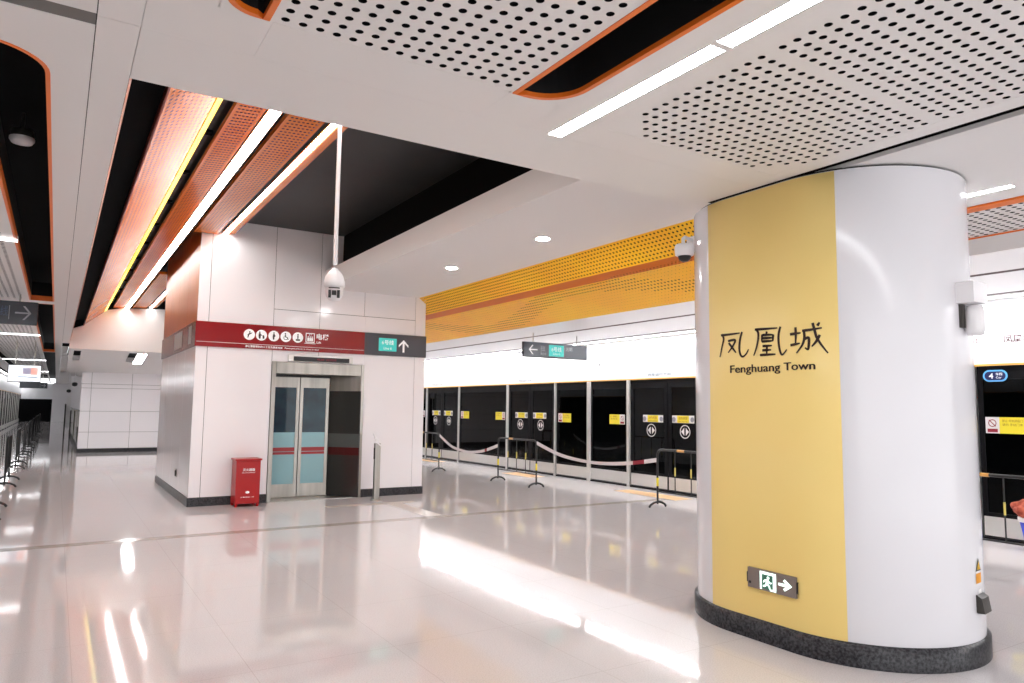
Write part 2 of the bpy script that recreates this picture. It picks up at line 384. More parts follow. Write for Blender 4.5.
# white soffit over the right half with its lit side face
b.box(4.022, 5.89, 4.125, 12.768, 3.78, 3.80); b.box(4.008, 4.02, 4.125, 12.768, 3.78, 4.105)
b.box(6.04, 5.89, 12.77, 30, 3.78, 3.80)
# edge ceiling over the platform doors with two dark slots
b.use(M['header'])
for x0, x1 in ((7.425, 8.47), (8.60, 10.0), (10.13, 10.335), (10.375, 10.60)): b.box(x0, x1, Y0, 40, 3.18, 3.20)
b.use(M['ceil']).box(7.41, 7.425, Y0, 4.15, 3.18, 3.335); b.use(M['rim']).box(7.41, 7.425, Y0, 4.15, 3.335, 3.36)
b.use(M['void']).box(7.42, 10.62, Y0, 40, 3.26, 3.28); b.use(mat('slot_brown', (0.035, 0.009, 0.007, 1), 0.7)).box(8.47, 8.60, Y0, 40, 3.181, 3.19).box(10.0, 10.13, Y0, 40, 3.181, 3.19)
struct(b.build('ceiling'))

PERF = 'white perforated ceiling panels'
def perf_ceiling(x0, x1, y0, y1, nu, nv, r, label, chamfer=0, seg=16, margin=0.002):
    mb = MB().use(M['ceil']); z = ZC+0.001
    def rad(i, j):
        if chamfer and (i+(nv-1-j) < chamfer or (nu-1-i)+(nv-1-j) < chamfer): return 0
        return r
    a0, a1, b0, b1 = x0+margin, x1-margin, y0+0.03, y1-0.01
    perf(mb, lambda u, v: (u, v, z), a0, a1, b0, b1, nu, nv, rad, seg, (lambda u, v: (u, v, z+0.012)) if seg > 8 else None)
    for (p, q, s_, t) in ((x0, x1, y0, b0), (x0, x1, b1, y1), (x0, a0, b0, b1), (a1, x1, b0, b1)): mb.poly([(p, s_, z), (q, s_, z), (q, t, z), (p, t, z)])
    o = mb.build('perforated_ceiling_panel'); return tag(o, label, 'ceiling panel', PERF)
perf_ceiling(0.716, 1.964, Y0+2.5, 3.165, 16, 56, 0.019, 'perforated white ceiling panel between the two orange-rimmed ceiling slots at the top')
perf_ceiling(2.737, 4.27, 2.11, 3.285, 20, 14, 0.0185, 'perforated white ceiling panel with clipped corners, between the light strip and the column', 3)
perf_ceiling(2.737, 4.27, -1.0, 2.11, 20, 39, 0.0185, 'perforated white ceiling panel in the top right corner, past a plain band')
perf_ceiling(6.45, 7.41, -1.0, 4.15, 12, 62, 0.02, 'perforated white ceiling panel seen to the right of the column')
perf_ceiling(-1.7, -0.55, 4.02, 14.45, 14, 124, 0.02, 'perforated ceiling panel left of the long black slot, nearest the left edge', 0, 8)
perf_ceiling(-1.7, -0.55, 14.75, 28.6, 14, 120, 0.022, 'perforated ceiling panel above the left platform, beyond the dark arrow sign', 0, 8)
perf_ceiling(-1.7, -0.55, 28.6, 52, 8, 90, 0.03, 'perforated ceiling panel above the far end of the left platform, past the screen', 0, 8)

# orange-rimmed openings
SLOTS = 'orange-rimmed ceiling slots'
def rim_slot(label, outline, h=0.022, w=0.028, liner=0.30):
    """rim band: outline (plan polyline, ordered so the opening lies to the left), lip below the ceiling, an upstand and a dark liner"""
    t = thing('ceiling_slot', label, 'ceiling slot', (outline[-1][0], outline[-1][1], ZC), SLOTS)
    mb = MB().use(M['rim']); n = len(outline); dk = MB()
    def nrm(i):
        a = Vector(outline[max(i-1, 0)]); c = Vector(outline[min(i+1, n-1)]); d = (c-a).normalized(); return Vector((-d.y, d.x))
    inn = [Vector(outline[i])+nrm(i)*w for i in range(n)]
    for i in range(n-1):
        a, c = outline[i], outline[i+1]; d, e = inn[i], inn[i+1]; zb = ZC-0.004
        mb.poly([(a[0], a[1], zb), (c[0], c[1], zb), (e[0], e[1], zb), (d[0], d[1], zb)])
        mb.poly([(d[0], d[1], zb), (e[0], e[1], zb), (e[0], e[1], ZC+h), (d[0], d[1], ZC+h)])
        mb.poly([(a[0], a[1], zb), (c[0], c[1], zb), (c[0], c[1], ZC+0.02), (a[0], a[1], ZC+0.02)])
        dk.poly([(d[0], d[1], ZC+h), (e[0], e[1], ZC+h), (e[0], e[1], ZC+liner), (d[0], d[1], ZC+liner)])
    mb.build('rim', None, t); dk.build('liner', M['liner'], t)
    return t
arc = lambda cx, cy, r, a0, a1, n=10: [(cx+r*math.cos(a0+(a1-a0)*k/n), cy+r*math.sin(a0+(a1-a0)*k/n)) for k in range(n+1)]
t = rim_slot('black ceiling slot with an orange rim, beside the bright light strip', [(2.31, Y0)]+arc(2.06, 2.93, 0.25, 0, PI/2)+[(1.986, 3.18), (1.986, Y0)])
MB().tube([(2.20, -3, 3.56), (2.20, 3.0, 3.56)], 0.045, 10).build('service_pipe', M['duct'], t)
rim_slot('small orange-rimmed ceiling slot cut off by the top edge', [(0.70, Y0), (0.70, 3.16)]+arc(0.64, 3.01, 0.15, PI/2, PI)+[(0.49, Y0)])
def rim_left(label, y0, y1, rounded):
    out = [(-0.475, y1), (-0.475, y0+0.05)] if not rounded else [(-0.475, y1), (-0.475, 4.02), (-0.427, 4.02)]
    if rounded: out += arc(-0.427, 4.32, 0.30, -PI/2, 0)
    else: out += [(-0.475, y0), (-0.127, y0)]
    out += [(-0.127, y1), (-0.475, y1)]
    return rim_slot(label, out, h=0.08, w=0.022)
rim_left('long black ceiling slot with a rounded orange rim, at the top left', 4.02, 14.3, True)
rim_left('second long black ceiling slot, behind the dark arrow sign at the left', 14.75, 28.6, False)
t = rim_slot('orange ceiling edge of the perforated panel right of the column', [(6.45, Y0), (6.45, 4.15)], h=0.02, w=0.14)
# small lamp inside the left slot
sc0 = (-0.347, 6.64, 3.70)
t = thing('slot_fixture', 'small round white fixture inside the black slot at top left', 'fixture', sc0)
MB().lathe([(0.001, -0.045), (0.07, -0.043), (0.085, -0.02), (0.085, 0.0)], sc0, 20).build('lens', M['camwhite'], t)
MB().lathe([(0.08, 0.0), (0.075, 0.06), (0.03, 0.065), (0.012, 0.07), (0.012, 0.2)], sc0, 20).build('housing', M['brownbox'], t)

# ------------------------------------------------------------------ light strips
LIN = 'linear ceiling lights'
def linear(x0, x1, y0, y1, z, label, m='led', group=LIN, drop=0.0):
    t = thing('linear_light', label, 'light', ((x0+x1)/2, (y0+y1)/2, z), group)
    g = 0.004
    MB().box(x0, x1, y0, y1, z+0.012, z+0.05).box(x0, x0+g, y0, y1, z-drop, z+0.012).box(x1-g, x1, y0, y1, z-drop, z+0.012).build('housing', M['camwhite'], t)
    MB().box(x0+g, x1-g, y0, y1, z-drop, z+0.008).build('diffuser', M[m], t); return t
linear(2.48, 2.585, 2.234, 3.55, ZC, 'white light strip in the ceiling ending near the middle, left of the perforated panel')
linear(2.48, 2.585, -4, 2.192, ZC, 'white light strip running off the top edge, a thin joint from the next')
linear(5.895, 5.975, 2.445, 3.55, ZC, 'short bright light strip just right of the column top')
for i, (y, lab) in enumerate([(9.08, 'thin white light bar crossing the left ceiling, nearest of its row'), (21.72, 'thin white light bar crossing the left ceiling just below the arrow sign'), (34.6, 'thin white light bar crossing the left ceiling just above the screen'), (47, 'thin white light bar crossing the left ceiling beyond the screen, farthest')]):
    linear(-2.0, -0.44, y-0.035, y+0.035, 3.335, lab, 'ledcross', 'cross light bars of the left platform')
linear(10.337, 10.373, -4, 40, 3.182, 'light line washing the white wall above the right screen doors', 'ledwall', 'platform edge light lines')
linear(-2.42, -2.36, 3, 75, 3.19, 'light line above the left screen doors', 'ledleft', 'platform edge light lines')
t = thing('linear_light', 'short slanted light strip in the lowered ceiling over the far white block', 'light', (2.1, 25.4, 3.0), LIN)
b = MB(); b.faces([(2.02, 24.5, slz(24.5)-0.004), (2.26, 24.5, slz(24.5)-0.004), (2.26, 26.2, slz(26.2)-0.004), (2.02, 26.2, slz(26.2)-0.004), (2.02, 24.5, slz(24.5)+0.02), (2.26, 24.5, slz(24.5)+0.02), (2.26, 26.2, slz(26.2)+0.02), (2.02, 26.2, slz(26.2)+0.02)], [(0,1,2,3),(4,5,6,7),(0,1,5,4),(1,2,6,5),(2,3,7,6),(3,0,4,7)]); b.build('diffuser', M['led'], t)
for i, (x, y, lab) in enumerate([(5.05, 7.32, 'round downlight in the white soffit nearer the column'), (5.0, 9.69, 'round downlight in the white soffit nearer the lift')]):
    t = thing('downlight', lab, 'light', (x, y, 3.78), 'soffit downlights')
    MB().lathe([(0.075, 0.0), (0.10, -0.004), (0.10, 0.002)], (x, y, 3.779)).build('trim_ring', M['camwhite'], t)
    MB().disc((x, y, 3.774), 0.078, 24, 'xy').build('lens', M['down'], t)

# ------------------------------------------------------------------ orange baffles, left
FIN = 'orange perforated baffles beside the lift'
def baffle(label, pa, pb, y0, y1, nu, edge=None, em='ledfin', lip=None, dark_edge=False, hole=0.016):
    t = thing('ceiling_baffle', label, 'ceiling baffle', (pa[0], y0, pa[1]), FIN)
    bk = MB(); bk.poly([(pa[0]+0.01, y0, pa[1]+0.055), (pb[0]-0.01, y0, pb[1]+0.055), (pb[0]-0.01, y1, pb[1]+0.055), (pa[0]+0.01, y1, pa[1]+0.055)]); bk.build('shade_backing', M['void'], t)  # near-black sheet added so the holes look unlit
    mb = MB().use(M['orange']); (xa, za), (xb, zb) = pa, pb
    def fn(u, v): return (xa+(xb-xa)*u, v, za+(zb-za)*u)
    nv = max(1, int((y1-y0)/0.085))
    W = math.hypot(xb-xa, zb-za)
    def fs(u, v): return fn(u/W, v)
    perf(mb, fs, 0.03, W-0.03, y0, y1, nu, nv, lambda i, j: hole, 8)
    for u0, u1 in ((0, 0.03), (W-0.03, W)): mb.poly([fs(u0, y0), fs(u1, y0), fs(u1, y1), fs(u0, y1)])
    mb.poly([fs(0, y0), fs(0, y1), (xa, y1, za+0.06), (xa, y0, za+0.06)])
    mb.poly([(xa, y0, za), (xb, y0, zb), (xb, y0, zb+0.06), (xa, y0, za+0.06)]); mb.poly([(xa, y1, za), (xb, y1, zb), (xb, y1, zb+0.06), (xa, y1, za+0.06)])
    mb.build('perforated_sheet', None, t)
    def slab(mb, p, q, dz0, dz1): mb.faces([(p[0], y0, p[1]+dz0), (q[0], y0, q[1]+dz0), (q[0], y1, q[1]+dz0), (p[0], y1, p[1]+dz0), (p[0], y0, p[1]+dz1), (q[0], y0, q[1]+dz1), (q[0], y1, q[1]+dz1), (p[0], y1, p[1]+dz1)], [(0,1,2,3),(4,5,6,7),(0,1,5,4),(1,2,6,5),(2,3,7,6),(3,0,4,7)])
    if edge:
        p, q = edge; e = MB(); slab(e, p, q, 0.004, 0.03); e.build('light_housing', M['orange'], t)
        e = MB(); e.poly([(p[0]+0.003, y0+0.01, p[1]), (p[0]+0.003, y1-0.01, p[1]), (q[0]-0.003, y1-0.01, q[1]), (q[0]-0.003, y0+0.01, q[1])]); e.build('light_edge', M[em], t)
    if em == 'ledfin' and not lip: q = edge[1]; MB().box(q[0], q[0]+0.006, y0, y1, q[1]-0.06, q[1]+0.03).build('added_glare_lip', M['orange'], t)  # added lip, shields the lift's side wall from the lit edge
    if lip:
        e = MB(); slab(e, lip[0], lip[1], 0, 0.03); e.build('edge_lip', M['orange'], t)
    if dark_edge: MB().box(xa-0.014, xa, y0, y1, za-0.035, za+0.05).build('edge_lip', mat('deep_red_edge', srgb(150, 50, 24), 0.4), t)
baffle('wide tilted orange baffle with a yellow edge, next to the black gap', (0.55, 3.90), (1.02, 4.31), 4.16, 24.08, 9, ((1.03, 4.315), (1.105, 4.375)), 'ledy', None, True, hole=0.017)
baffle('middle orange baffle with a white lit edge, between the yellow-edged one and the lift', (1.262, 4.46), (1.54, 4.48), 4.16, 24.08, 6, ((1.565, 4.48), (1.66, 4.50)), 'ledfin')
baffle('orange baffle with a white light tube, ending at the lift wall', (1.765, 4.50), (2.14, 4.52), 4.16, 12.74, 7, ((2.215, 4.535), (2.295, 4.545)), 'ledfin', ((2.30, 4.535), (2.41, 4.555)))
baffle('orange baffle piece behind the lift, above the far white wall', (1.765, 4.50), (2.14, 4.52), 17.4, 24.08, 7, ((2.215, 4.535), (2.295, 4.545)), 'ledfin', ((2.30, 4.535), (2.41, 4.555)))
for x0, x1, lab in ((1.13, 1.24, 'dark service tray in the gap right of the yellow-edged baffle'), (1.685, 1.74, 'narrow dark service tray in the gap left of the light-tube baffle')):
    t = thing('service_tray', lab, 'tray', (x0, 4.6, 4.6), 'service trays between the baffles'); b = MB()
    b.box(x0, x1, 4.2, 24, 4.60, 4.63); b.build('tray', M['duct'], t)
    for k in range(12): MB().box(x0-0.02, x1+0.02, 4.9+k*1.6, 5.0+k*1.6, 4.57, 4.60).build('cross_bar', M['void'], t)

# ------------------------------------------------------------------ amber canopy over the right platform
t = thing('orange_canopy', 'long amber perforated canopy above the right screen doors, folded in the middle', 'ceiling baffle', (5.89, 4.2, 3.78))
YA, YB = 4.16, 23.0; PV = 0.066
def strip(pa, pb):
    W = math.hypot(pb[0]-pa[0], pb[1]-pa[1]); return W, (lambda u, v: (pa[0]+(pb[0]-pa[0])*u/W, v, pa[1]+(pb[1]-pa[1])*u/W))
nv = int((YB-YA)/PV)
W1, f1 = strip((5.89, 3.78), (6.25, 3.516)); mb = MB()
perf(mb, f1, 0.012, W1-0.012, YA, YB, 7, nv, lambda i, j: 0.0145, 8)
for u0, u1 in ((0, 0.012), (W1-0.012, W1)): mb.poly([f1(u0, YA), f1(u1, YA), f1(u1, YB), f1(u0, YB)])
mb.build('upper_sheet', M['amber'], t)
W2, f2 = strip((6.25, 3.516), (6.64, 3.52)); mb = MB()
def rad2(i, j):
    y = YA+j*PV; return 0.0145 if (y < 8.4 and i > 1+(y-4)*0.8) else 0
perf(mb, f2, 0, W2, YA, YB, 6, nv, rad2, 8); mb.build('fold_sheet', M['ambershaded'], t)
W3, f3 = strip((6.64, 3.52), (7.42, 3.175)); mb = MB()
def rad3(i, j):
    y = YA+j*PV
    c = 12*(0.5+0.5*math.sin(2*PI*(y-2.9)/6.6-0.9)); d = i-c*0.8
    return 0.015 if abs(d) < 2.4 else 0.0055
perf(mb, f3, 0, W3, YA, YB, 12, nv, rad3, 8); mb.build('lower_sheet', M['amber'], t)
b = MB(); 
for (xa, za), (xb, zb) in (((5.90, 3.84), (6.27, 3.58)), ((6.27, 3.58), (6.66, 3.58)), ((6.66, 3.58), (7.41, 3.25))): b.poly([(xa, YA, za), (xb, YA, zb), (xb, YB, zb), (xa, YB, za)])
b.build('shade_backing', M['void'], t)  # added near-black sheet gives the canopy holes their shade
mb = MB(); mb.poly([(5.89, YA, 3.78), (6.25, YA, 3.516), (6.64, YA, 3.52), (7.42, YA, 3.175), (7.42, YA, 3.9), (5.89, YA, 3.9)]); mb.build('end_plate', M['amber'], t)

# ------------------------------------------------------------------ lift block
t = thing('lift_enclosure', 'white panelled lift enclosure with a dark stone skirting', 'lift enclosure', (3.97, 12.77, 0))
b = MB(); YF = 12.77; X0, X1 = 1.89, 6.04
b.use(M['black'])
b.box(X0+0.01, 3.12, YF+0.012, YF+0.2, 0, 4.78).box(4.81, X1-0.01, YF+0.012, YF+0.2, 0, 4.78).box(3.1, 4.82, YF+0.012, YF+0.2, 2.42, 4.78)
b.use(M['white']); g = 0.004
def pan(x0, x1, z0, z1): b.box(x0+g, x1-g, YF, YF+0.03, z0+g, z1-g)
pan(X0-0.004, 2.07, 0.14, 4.79); pan(2.07, 3.125, 0.14, 4.79)
pan(3.125, 3.94, 2.41, 3.33); pan(3.125, 3.94, 3.33, 4.79); pan(3.94, 4.805, 2.41, 3.33); pan(3.94, 4.78, 3.33, 4.79)
pan(4.80, 5.82, 0.14, 3.33); pan(4.78, 5.82, 3.33, 4.79); pan(5.82, X1, 0.14, 4.79)
b.build('front_wall', None, t)
b = MB(); b.use(M['black']).box(X0+0.012, X0+0.2, YF+0.03, 17.2, 0, 4.78)
b.use(M['white'])
for y0, y1 in ((YF+0.004, 13.9), (13.9, 15.0), (15.0, 16.1), (16.1, 17.2)): b.box(X0, X0+0.03, y0+g, y1-g, 0.144, 3.03)
b.build('side_wall', None, t)
b = MB().use(M['orangebrown'])
for y0, y1 in ((YF+0.004, 13.9), (13.9, 15.0), (15.0, 16.1), (16.1, 17.2)): b.box(X0, X0+0.03, y0+g, y1-g, 3.034, 4.78)
b.build('upper_side_wall', None, t)['label'] = 'orange-brown upper side panels'
b = MB(); b.use(M['white']).box(X1-0.03, X1, YF+0.03, 17.2, 0.14, 4.78).box(X0, X1, 17.17, 17.2, 0.14, 4.78); b.build('rear_wall', None, t)
for q in ((X0-0.012, 3.125, YF-0.012, YF+0.05), (4.81, X1+0.012, YF-0.012, YF+0.05), (X0-0.012, X0+0.05, YF+0.05, 17.2), (X1-0.05, X1+0.012, YF+0.05, 17.2)): MB().box(*q, 0, 0.137).build('skirting', M['granite'], t)

t = thing('lift_door', 'steel and glass lift door with red stripes, set in the white enclosure', 'lift door', (3.95, YF, 0))
b = MB(); b.box(3.13, 3.20, YF-0.02, YF+0.5, 0, 2.415, 0.004).box(4.745, 4.80, YF-0.03, YF+0.06, 0, 2.415, 0.004); b.build('jamb', M['steel'], t)
b = MB(); b.box(3.205, 4.742, YF-0.02, YF+0.45, 2.21, 2.412, 0.004); b.build('header_panel', M['steel'], t)
YD = 13.2
for x0, x1, nm in ((3.215, 3.75, 'a'), (3.765, 4.30, 'b')):
    lf = MB(); w = 0.055
    lf.box(x0, x0+w, YD, YD+0.05, 0.02, 2.165).box(x1-w, x1, YD, YD+0.05, 0.02, 2.165).box(x0+w, x1-w, YD, YD+0.05, 0.02, 0.25).box(x0+w, x1-w, YD, YD+0.05, 1.98, 2.165)
    leaf = lf.build('door_leaf', M['steel'], t)
    gl = MB(); gl.use(M['mirrorglass']).box(x0+w, x1-w, YD+0.012, YD+0.03, 1.17, 1.98); gl.use(M['glassdoor']).box(x0+w, x1-w, YD+0.012, YD+0.03, 0.25, 1.17)
    gl.build('glass_pane', None, leaf)
    st = MB(); st.box(x0+w, x1-w, YD+0.006, YD+0.012, 0.775, 0.82).box(x0+w, x1-w, YD+0.006, YD+0.012, 0.83, 0.90); s_ = st.build('red_stripe', M['redline'], leaf)
b = MB(); pa, pb = Vector((4.335, 13.2)), Vector((4.738, 12.70)); nn = Vector((pb.y-pa.y, -(pb.x-pa.x))).normalized()*-0.03
def sp(z0, z1, m):
    b.use(m); c, d = pa-nn, pb-nn
    b.faces([(pa.x, pa.y, z0), (pb.x, pb.y, z0), (d.x, d.y, z0), (c.x, c.y, z0), (pa.x, pa.y, z1), (pb.x, pb.y, z1), (d.x, d.y, z1), (c.x, c.y, z1)], [(0,3,2,1),(4,5,6,7),(0,1,5,4),(1,2,6,5),(2,3,7,6),(3,0,4,7)])
sp(0.01, 0.76, M['smoke']); sp(0.76, 0.90, M['redmirrored']); sp(0.90, 1.15, M['palemirrored']); sp(1.15, 1.93, M['smoke']); sp(1.93, 2.205, M['steel'])  # the door's mirrored bands are put into this panel's colours
b.build('side_panel', None, t)['label'] = 'dark smoked glass return panel'
b = MB(); b.box(3.2, 4.74, YF-0.01, 13.3, 0.0, 0.012); b.build('sill', M['steel'], t)
b = MB(); b.use(M['black']).box(3.2, 4.74, 13.26, 13.3, 0.02, 2.4).box(4.42, 4.8, 13.24, 13.28, 0.02, 2.4); b.build('recess_back', None, t)

t = thing('floor_indicator', 'slim black floor display in a silver case above the lift door', 'display', (3.97, YF, 2.48))
MB().box(3.39, 4.56, YF-0.07, YF-0.001, 2.425, 2.545, 0.012).build('case', M['steelL'], t)
b = MB(); b.use(M['black']).box(3.48, 4.49, YF-0.075, YF-0.069, 2.435, 2.515); b.use(M['dredtext'])
add_text(b, '电梯 请稍候', lambda u, v: (u, YF-0.0765, v), 3.9, 4.25, 2.455, 2.495); b.build('screen', None, t)

# sign bands on the lift
ys = YF-0.022
fb = lambda u, v: (u, ys-0.002, v)
t = thing('wall_sign', 'long red sign band with white pictograms above the lift door', 'sign', (3.3, YF, 2.83), 'sign bands around the lift')
MB().box(X0-0.02, 4.79, ys, YF-0.001, 2.612, 3.03).build('red_board', M['redband'], t)
def picto(cx, cz, kind):
    d = MB(); d.disc((cx, ys-0.002, cz), 0.093, 28); p = d.build('pictogram', M['wtext'], t)
    k = MB(); y = ys-0.004
    def q(*pts): k.poly([(cx+a*0.1, y, cz+c*0.1) for a, c in pts])
    def head(a, c, r=0.13): k.disc((cx+a*0.1, y, cz+c*0.1), r*0.1, 12)
    if kind == 0: head(0.05, 0.45); q((-0.35,-0.1),(-0.1,-0.2),(0.25,0.25),(0.05,0.35)); q((-0.3,-0.55),(-0.15,-0.55),(-0.05,-0.15),(-0.25,-0.1)); q((0.1,0.15),(0.45,0.4),(0.5,0.33),(0.2,0.05))
    if kind == 1: head(-0.3, 0.5); q((-0.45,0.35),(-0.15,0.35),(-0.1,-0.1),(-0.15,-0.6),(-0.4,-0.6),(-0.48,-0.1)); head(0.35,-0.05,0.1); q((0.2,-0.15),(0.5,-0.15),(0.5,-0.6),(0.22,-0.6)); q((-0.15,0.2),(0.25,-0.1),(0.22,-0.2),(-0.15,0.05))
    if kind == 2: head(0, 0.52); q((-0.15,0.35),(0.12,0.35),(0.28,0.0),(0.12,-0.2),(0.08,-0.65),(-0.14,-0.65),(-0.2,-0.1))
    if kind == 3:
        head(-0.1, 0.52); q((-0.2,0.35),(0.0,0.35),(0.05,-0.05),(-0.18,-0.1)); q((0.0,0.0),(0.3,-0.05),(0.5,-0.5),(0.36,-0.55),(0.2,-0.18),(-0.05,-0.12))
        for a in range(9):
            th0 = PI*0.75+a*PI*1.15/9; th1 = th0+PI*1.15/9; q((0.38*math.cos(th0)-0.03,0.38*math.sin(th0)-0.2),(0.38*math.cos(th1)-0.03,0.38*math.sin(th1)-0.2),(0.28*math.cos(th1)-0.03,0.28*math.sin(th1)-0.2),(0.28*math.cos(th0)-0.03,0.28*math.sin(th0)-0.2))
    if kind == 4: head(0, 0.5); q((-0.12,0.35),(0.12,0.35),(0.1,-0.25),(-0.1,-0.25)); q((-0.35,-0.6),(0.4,-0.6),(0.4,-0.3),(-0.35,-0.3))
    k.build('figure', M['btext'], p)
for i, cx in enumerate((2.724, 2.925, 3.134, 3.341, 3.551)): picto(cx, 2.853, i)
b = MB(); b.use(M['wtext'])
x0, x1, z0, z1 = 3.69, 3.85, 2.775, 2.945; w = 0.012
for r_ in ((x0, x1, z0, z0+w), (x0, x1, z1-w, z1), (x0, x0+w, z0, z1), (x1-w, x1, z0, z1), (x0-0.02, x1+0.02, z0-0.02, z0-0.012)): b.poly([fb(r_[0], r_[2]), fb(r_[1], r_[2]), fb(r_[1], r_[3]), fb(r_[0], r_[3])])
for cx in (3.735, 3.77, 3.805):
    b.disc((cx, ys-0.002, 2.875), 0.011, 10); b.poly([fb(cx-0.014, 2.80), fb(cx+0.014, 2.80), fb(cx+0.014, 2.858), fb(cx-0.014, 2.858)])
b.poly([fb(3.745, 2.905), fb(3.765, 2.905), fb(3.755, 2.925)]); b.poly([fb(3.775, 2.925), fb(3.795, 2.925), fb(3.785, 2.905)])
b.build('lift_symbol', None, t)
b = MB(); add_text(b, '电梯', fb, 3.885, 4.105, 2.835, 2.945, 0.012); add_text(b, 'Lift', fb, 3.89, 3.97, 2.765, 2.805, 0.01); b.build('lettering', M['wtext'], t)
b = MB(); b.poly([fb(X0, 2.688), fb(4.78, 2.688), fb(4.78, 2.693), fb(X0, 2.693)])
add_text(b, '请让需要帮助的人士优先乘坐电梯', fb, 2.665, 3.29, 2.632, 2.672, 0.01); add_text(b, 'Please give priority to those in need', fb, 3.33, 3.93, 2.633, 2.665, 0.005); b.build('small_lettering', M['wtext'], t)
t = thing('wall_sign', 'charcoal sign band with a teal plate and white up arrow beside the red one', 'sign', (5.4, YF, 2.83), 'sign bands around the lift')
MB().box(4.79, X1+0.012, ys, YF-0.001, 2.612, 3.03).build('grey_board', M['dgrey'], t)
b = MB(); b.box(5.07, 5.43, ys-0.004, ys, 2.70, 2.945); pl = b.build('teal_plate', M['teal'], t)
b = MB(); fb2 = lambda u, v: (u, ys-0.006, v); add_text(b, '6号线', fb2, 5.13, 5.37, 2.82, 2.91, 0.01); add_text(b, 'Line 6', fb2, 5.17, 5.33, 2.73, 2.78, 0.005); b.build('plate_lettering', M['wtext'], pl)
b = MB(); ax = 5.575
b.poly([fb(ax-0.02, 2.69), fb(ax+0.02, 2.69), fb(ax+0.02, 2.90), fb(ax-0.02, 2.90)])
b.poly([fb(ax, 2.93), fb(ax-0.10, 2.83), fb(ax-0.10, 2.785), fb(ax, 2.885)]); b.poly([fb(ax, 2.93), fb(ax, 2.885), fb(ax+0.10, 2.785), fb(ax+0.10, 2.83)]); b.build('arrow', M['wtext'], t)
t = thing('wall_sign', 'dark sign band with a pale strip on the side of the lift, at the corner', 'sign', (X0, 15, 2.83), 'sign bands around the lift')
MB().box(X0-0.022, X0-0.001, YF-0.02, 17.2, 2.612, 3.03).build('dark_board', mat('side_sign_maroon', srgb(96, 34, 36), 0.25), t)
for ya, yb in ((13.15, 13.42), (14.2, 15.2)): MB().box(X0-0.026, X0-0.022, ya, yb, 2.68, 2.98).build('pale_strip', M['pane'], t)
# socket on the lift side
t = thing('wall_socket', 'grey socket plate low on the side of the lift enclosure', 'socket', (X0, 14.2, 0.43))
MB().box(X0-0.012, X0-0.0005, 14.12, 14.30, 0.36, 0.50, 0.004).build('plate', M['pane'], t)
MB().box(X0-0.03, X0-0.012, 14.12, 14.19, 0.38, 0.48, 0.004).build('flap', M['brownbox'], t)

# ------------------------------------------------------------------ fire extinguisher box
t = thing('fire_extinguisher_box', 'red metal fire extinguisher box standing left of the lift door', 'fire box', (2.74, 12.5, 0))
bx0, bx1, by0, by1 = 2.53, 2.925, 12.36, 12.70
MB().box(bx0+0.006, bx1-0.006, by0, by1, 0.05, 0.745, 0.006).build('body', M['red'], t)
MB().box(bx0-0.014, bx1+0.014, by0-0.016, by1+0.01, 0.745, 0.775, 0.008).build('lid', M['red'], t)
for x in (bx0+0.03, bx1-0.03):
    for y in (by0+0.03, by1-0.03): MB().lathe([(0.022, 0.0), (0.028, 0.05)], (x, y, 0.0), 10).build('foot', M['red'], t)
b = MB(); fx = lambda u, v: (u, by0-0.002, v)
add_text(b, '灭火器箱', fx, 2.64, 2.83, 0.575, 0.62, 0.012); add_text(b, 'FIRE EXTINGUISHER BOX', fx, 2.63, 2.835, 0.543, 0.558); add_text(b, '火警电话 119', fx, 2.62, 2.83, 0.148, 0.168)
b.build('lettering', M['wtext'], t)
MB().disc((2.725, by0-0.002, 0.235), 0.032, 16, 'xz', 0.65).build('emblem', M['wtext'], t)

# ------------------------------------------------------------------ braille post
t = thing('lift_call_post', 'slim steel call post with a slanted white top, right of the lift door', 'post', (4.92, 12.28, 0))
b = MB(); b.box(4.865, 4.965, 12.24, 12.32, 0.012, 1.0, 0.008); b.build('post', M['steel'], t)
MB().lathe([(0.10, 0.0), (0.10, 0.01), (0.07, 0.014)], (4.915, 12.28, 0), 20).build('base_plate', M['steel'], t)
b = MB(); b.faces([(4.86, 12.22, 1.02), (4.98, 12.22, 0.92), (4.98, 12.36, 0.99), (4.86, 12.36, 1.16), (4.86, 12.22, 1.05), (4.98, 12.22, 0.95), (4.98, 12.36, 1.02), (4.86, 12.36, 1.19)], [(0,3,2,1),(4,5,6,7),(0,1,5,4),(1,2,6,5),(2,3,7,6),(3,0,4,7)])
b.build('slanted_plate', M['camwhite'], t)
MB().box(4.858, 4.866, 12.255, 12.305, 0.72, 0.92).build('button_strip', M['black'], t)

# ------------------------------------------------------------------ column
CX, CYA, CYB, CR = 5.209, 3.299, 3.84, 0.792
HL = (CYB-CYA)/2; MID = (CYA+CYB)/2; HALF = PI*CR/2
def colp(s_, z, off=0.0):
    """point on the column at arc length s (0 = middle of the flat facing the lift side; grows towards the near end)"""
    r = CR+off; per = 2*PI*CR+4*HL; s_ = (s_+per/2) % per-per/2
    if abs(s_) <= HL: return (CX-r, MID-s_, z)
    sg = 1 if s_ > 0 else -1; a = abs(s_)-HL; cy = CYA if sg > 0 else CYB
    if a <= PI*CR: th = a/CR; return (CX-r*math.cos(th), cy-sg*r*math.sin(th), z)
    return (CX+r, cy+sg*(a-PI*CR), z)
PER = 2*PI*CR+4*HL
def band(mb, s0, s1, z0, z1, off, n, off2=None, closed=False):
    A = [colp(s0+(s1-s0)*k/n, z0, off) for k in range(n+1)]; B = [colp(s0+(s1-s0)*k/n, z1, off if off2 is None else off2) for k in range(n+1)]
    for k in range(n): mb.poly([A[k], A[k+1], B[k+1], B[k]], True)
t = thing('column', 'big rounded white column with a yellow panel and the station name', 'column', (CX, MID, 0))
